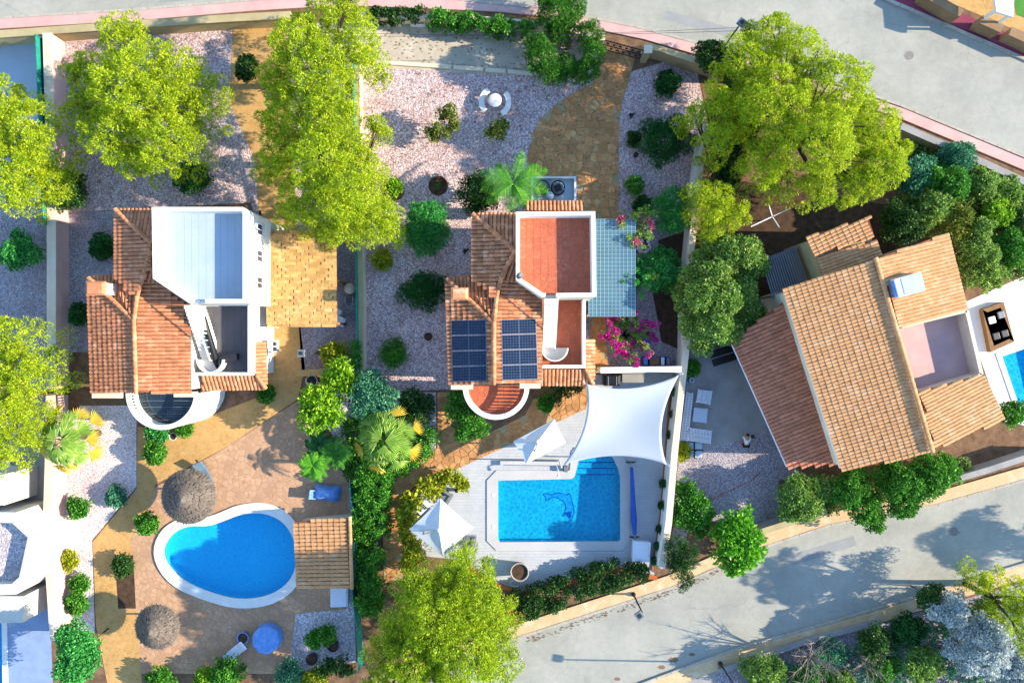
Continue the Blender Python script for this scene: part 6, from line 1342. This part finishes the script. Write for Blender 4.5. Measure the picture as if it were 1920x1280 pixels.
# utility yard bits
o = thing('round_table', 'round pale table at the fence beside the carport', 'table', P(656, 542)); p = P(656, 541, .72); MB().lathe([(.25, 0), (.05, .05), (.05, .68), (.36, .7), (.37, .74), (0, .75)], (p.x, p.y, .016), 22).build('table_top', M['cream'], o, True)
armchair('dark-seated cream chair below the round fence table', 657, 563, R(0), M['wicker'], M['cream'], 'garden_chair', s=.72).location.z = .016
armchair('white plastic chair at the corner of the carport roof', 640, 603, R(-20), M['plastic_white'], M['plastic_white'], 'garden_chair', s=.9).location.z = .016
armchair('tipped white plastic chair part under the carport roof', 634, 588, R(60), M['plastic_white'], M['plastic_white'], 'garden_chair', s=.8).location.z = .016
# neighbour's terrace
def thatch(label, x, y, r, z, foot):
    c = P(x, y, z); o = thing('thatched_parasol', label, 'parasol', P(*foot), 'thatched parasols on the sandy terrace'); rr = r / K * (H - z) / H; b = Vector((c.x, c.y, 0)); MB().tube([b, b + Vector((0, 0, z + .4))], .07, 8).build('post', M['wood'], o)
    MB().lathe([(rr * .96, -.06), (rr, 0), (rr * .7, .27), (rr * .76, .3), (rr * .45, .52), (rr * .5, .56), (rr * .2, .82), (rr * .24, .86), (0, 1.1)], (c.x, c.y, z - .3), 40).build('roof_cone', M['thatch'], o)
    mb = MB()
    for k in range(1100):
        t = random.choice((.93, .66, .42, .2)) * random.uniform(.8, 1.04); a = random.random() * 6.283; q = rr * t; zz = z - .3 + 1.08 * (1 - t) + .05; d = Vector((math.cos(a), math.sin(a), -.9 / rr)).normalized(); s = Vector((-math.sin(a), math.cos(a), 0)) * .035; p = Vector((c.x + q * math.cos(a), c.y + q * math.sin(a), zz)); mb.add([p - s, p + s, p + d * .24 + s * .3, p + d * .24 - s * .3], [(0, 1, 2, 3)])
    tag(mb.build('straw', M['thatch'], o), kind='stuff')
thatch('larger thatched parasol above the kidney pool', 350, 932, 52, 2.5, (350, 932))
thatch('smaller thatched parasol below the kidney pool', 291, 1178, 42, 2.4, (291, 1178))
def lounger(label, x, y, rz, m, name='sun_lounger'):
    p = P(x, y); o = thing(name, label, 'lounger', (0, 0, 0)); MB().box((0, -.35, .32), (.66, 1.2, .1)).build('mattress', m, o, bev=.03); MB().box((0, .55, .5), (.66, .75, .1), 0, Matrix.Rotation(R(30), 3, 'X')).build('backrest', m, o, bev=.03)
    for a in (-1, 1):
        MB().box((a * .33, -.05, .27), (.05, 1.8, .06)).build('rail', M['metal_grey'], o)
        for b in (-.85, .55): MB().box((a * .33, b, .13), (.05, .05, .26)).build('leg', M['metal_grey'], o)
    o.location = (p.x, p.y, .012); o.rotation_euler = (0, 0, rz); return o
lounger('grey-blue sun lounger beside the larger thatched parasol', 386, 886, R(25), mat('slate_fabric', '5c7484', '50687a', 3, .8))
o = lounger('blue tarpaulin-covered lounger in the shade by the hedge', 608, 926, R(82), M['tarp'])
p = P(610, 926, .8); mb = MB(); N = 10
for i in range(N + 1):
    for j in range(N + 1):
        u, v = i / N - .5, j / N - .5; mb.v.append((p.x + u * 1.8 + .1 * v, p.y + v * 1.05 - .12 * u, .85 - .62 * max(abs(u), abs(v)) ** 3 * 8 + .05 * math.sin(9 * u + 5 * v)))
mb.f = [(i * (N + 1) + j, (i + 1) * (N + 1) + j, (i + 1) * (N + 1) + j + 1, i * (N + 1) + j + 1) for i in range(N) for j in range(N)]; c = mb.build('tarpaulin', M['tarp'], None, True); pin(c, o)
o = thing('storage_box', 'pale blue lidded box at the fence below the pool shed', 'storage box', P(637, 1120)); p = P(636, 1120, .8); MB().box((p.x, p.y, .36), (1.15, 1.25, .7)).build('body', M['plastic_white'], o, bev=.04); MB().box((p.x - .05, p.y, .75), (1.1, 1.3, .08), 0, Matrix.Rotation(R(4), 3, 'Y')).build('lid', M['plastic_white'], o, bev=.03)
o = thing('covered_table', 'round table under a blue cloth at the bottom of the sandy terrace', 'table', P(498, 1200)); p = P(498, 1200, .75); mb = MB(); mb.lathe([(1.04, 0.05), (1.0, .45), (.98, .72), (.9, .77), (0, .78)], (p.x, p.y, 0), 9); mb.build('cloth', M['tarp'], o, bev=.08)
MB().tube([(p.x, p.y, 0), (p.x, p.y, .7)], .08, 8).build('pedestal', M['metal_grey'], o)
lounger('white lounger at the bottom beside the blue table', 446, 1216, R(-50), M['plastic_white'])
pot('small blue pot between white lounger and blue table', 455, 1196, .4, .45, M['tarp'], z0=.012)
pot('white pot beside the dark plant under the left balcony', 324, 818, .26, .4, M['white'], z0=.016)
o = thing('folded_parasol', 'long black folded parasol leaning on the grey roof terrace of the white villa', 'parasol', P(390, 640, 3.4)); a, b = P(378, 585, 5.2), P(408, 690, 3.55); mb = MB(); mb.tube([a, a.lerp(b, .1), a.lerp(b, .8), b], [.06, .18, .24, .08], 10); mb.build('canopy', M['black'], o, True); MB().tube([a.lerp(b, -.08), b + (b - a) * .12], .03, 6).build('pole', M['metal_grey'], o)
o = thing('roof_bench', 'dark bench across the grey roof terrace of the white villa', 'bench', P(432, 680, 3.4)); a, b = P(412, 676, 3.9), P(444, 668, 3.9); MB().bar(a, b, .5, .08).build('seat', M['metal_dk'], o)
for v in (a, b): c = v.lerp((a + b) / 2, .15); MB().box((c.x, c.y, 3.64), (.06, .4, .45)).build('leg', M['metal_dk'], o)
# spa corner and dark car on the right
o = thing('sunken_seating', 'brown sunken seating square with cushions on the right-hand white terrace', 'seating', P(1868, 612)); q = xy([(1840, 580), (1880, 566), (1900, 640), (1856, 660)], .3); MB().ring(q, inset(q, .3), .013, .4).build('bench', M['wood'], o); MB().prism(inset(q, .3), .02, .06).build('floor', M['floor_grey'], o)
for x, y, m in ((1858, 600, 'plastic_white'), (1875, 590, 'metal_grey'), (1882, 625, 'metal_dk'), (1866, 630, 'metal_dk')): p = P(x, y, .3); MB().box((p.x, p.y, .25), (.5, .5, .4), R(15)).build('cushion', M[m], o, bev=.06)
# person bending forward on the right patio
pe = thing('person', 'person with dark hair, pale shirt and dark shorts bending forward on the right patio', 'person', P(1391, 826)); px = P(1391, 826)
def skin(name, pts, edges, rad, m, parent):
    me = bpy.data.meshes.new(name); me.from_pydata([tuple(px + Vector(p)) for p in pts], edges, []); o = bpy.data.objects.new(name, me); COL.objects.link(o); me.materials.append(m)
    s = o.modifiers.new('skin', 'SKIN'); s.use_smooth_shade = True
    if not me.skin_vertices: 
        bpy.context.view_layer.objects.active = o; bpy.ops.mesh.customdata_skin_add()
    for i, r in enumerate(rad): me.skin_vertices[0].data[i].radius = (r, r)
    me.skin_vertices[0].data[0].use_root = True; u = o.modifiers.new('sub', 'SUBSURF'); u.levels = 2; u.render_levels = 2; return pin(o, parent)
# pelvis at 0; head points up the picture (+y)
pts = [(0, -.15, .92), (0, .08, 1.0), (0, .30, 1.1), (0, .42, 1.14), (0, .52, 1.14), (0, .62, 1.12)]; ed = [(0, 1), (1, 2), (2, 3), (3, 4), (4, 5)]; rad = [.15, .145, .15, .07, .085, .09]
for s in (-1, 1):
    b = len(pts); pts += [(s * .18, .32, 1.1), (s * .24, .42, .88), (s * .17, .58, .72), (s * .13, .64, .66)]; ed += [(2, b), (b, b + 1), (b + 1, b + 2), (b + 2, b + 3)]; rad += [.06, .048, .038, .035]
    for f, (fx, fy, fz) in enumerate(((.02, .08, -.04), (.05, .07, -.06), (-.01, .08, -.06), (-.04, .06, -.06), (.07, .02, -.03))): 
        pts.append((s * (.13 + fx), .64 + fy, .66 + fz)); ed.append((b + 3, len(pts) - 1)); rad.append(.010)
    b = len(pts); pts += [(s * .1, -.16, .84), (s * .12, -.1, .48), (s * .13, -.2, .09), (s * .15, -.04, .05)]; ed += [(0, b), (b, b + 1), (b + 1, b + 2), (b + 2, b + 3)]; rad += [.085, .06, .042, .04]
skin('body', pts, ed, rad, M['skin'], pe)
skin('shirt', [(0, -.1, .95), (0, .08, 1.0), (0, .3, 1.1), (-.19, .33, 1.09), (.19, .33, 1.09), (-.23, .4, .94), (.23, .4, .94)], [(0, 1), (1, 2), (2, 3), (2, 4), (3, 5), (4, 6)], [.17, .165, .17, .085, .085, .075, .075], M['shirt'], pe)
skin('shorts', [(0, -.16, .92), (-.1, -.17, .82), (.1, -.17, .82), (-.12, -.12, .58), (.12, -.12, .58)], [(0, 1), (0, 2), (1, 3), (2, 4)], [.17, .115, .115, .1, .1], M['shorts'], pe)
mb = MB(); mb.lathe([(.0, .13), (.07, .11), (.105, .05), (.11, 0), (.09, -.05)], (0, 0, 0), 14); h = mb.build('hair', M['hair'], None, True); h.matrix_world = Matrix.Translation(px + Vector((0, .57, 1.18))) @ Matrix.Rotation(R(-15), 4, 'X'); pin(h, pe)
o = thing('beach_ball', 'small dark ball beside the red roof eave on the right patio', 'ball', P(1410, 818)); p = P(1410, 818); MB().lathe([(0, 0)] + [(.14 * math.sin(t * .314), .14 - .14 * math.cos(t * .314)) for t in range(1, 10)] + [(0, .28)], (p.x, p.y, .014), 16).build('shell', M['metal_dk'], o, True)
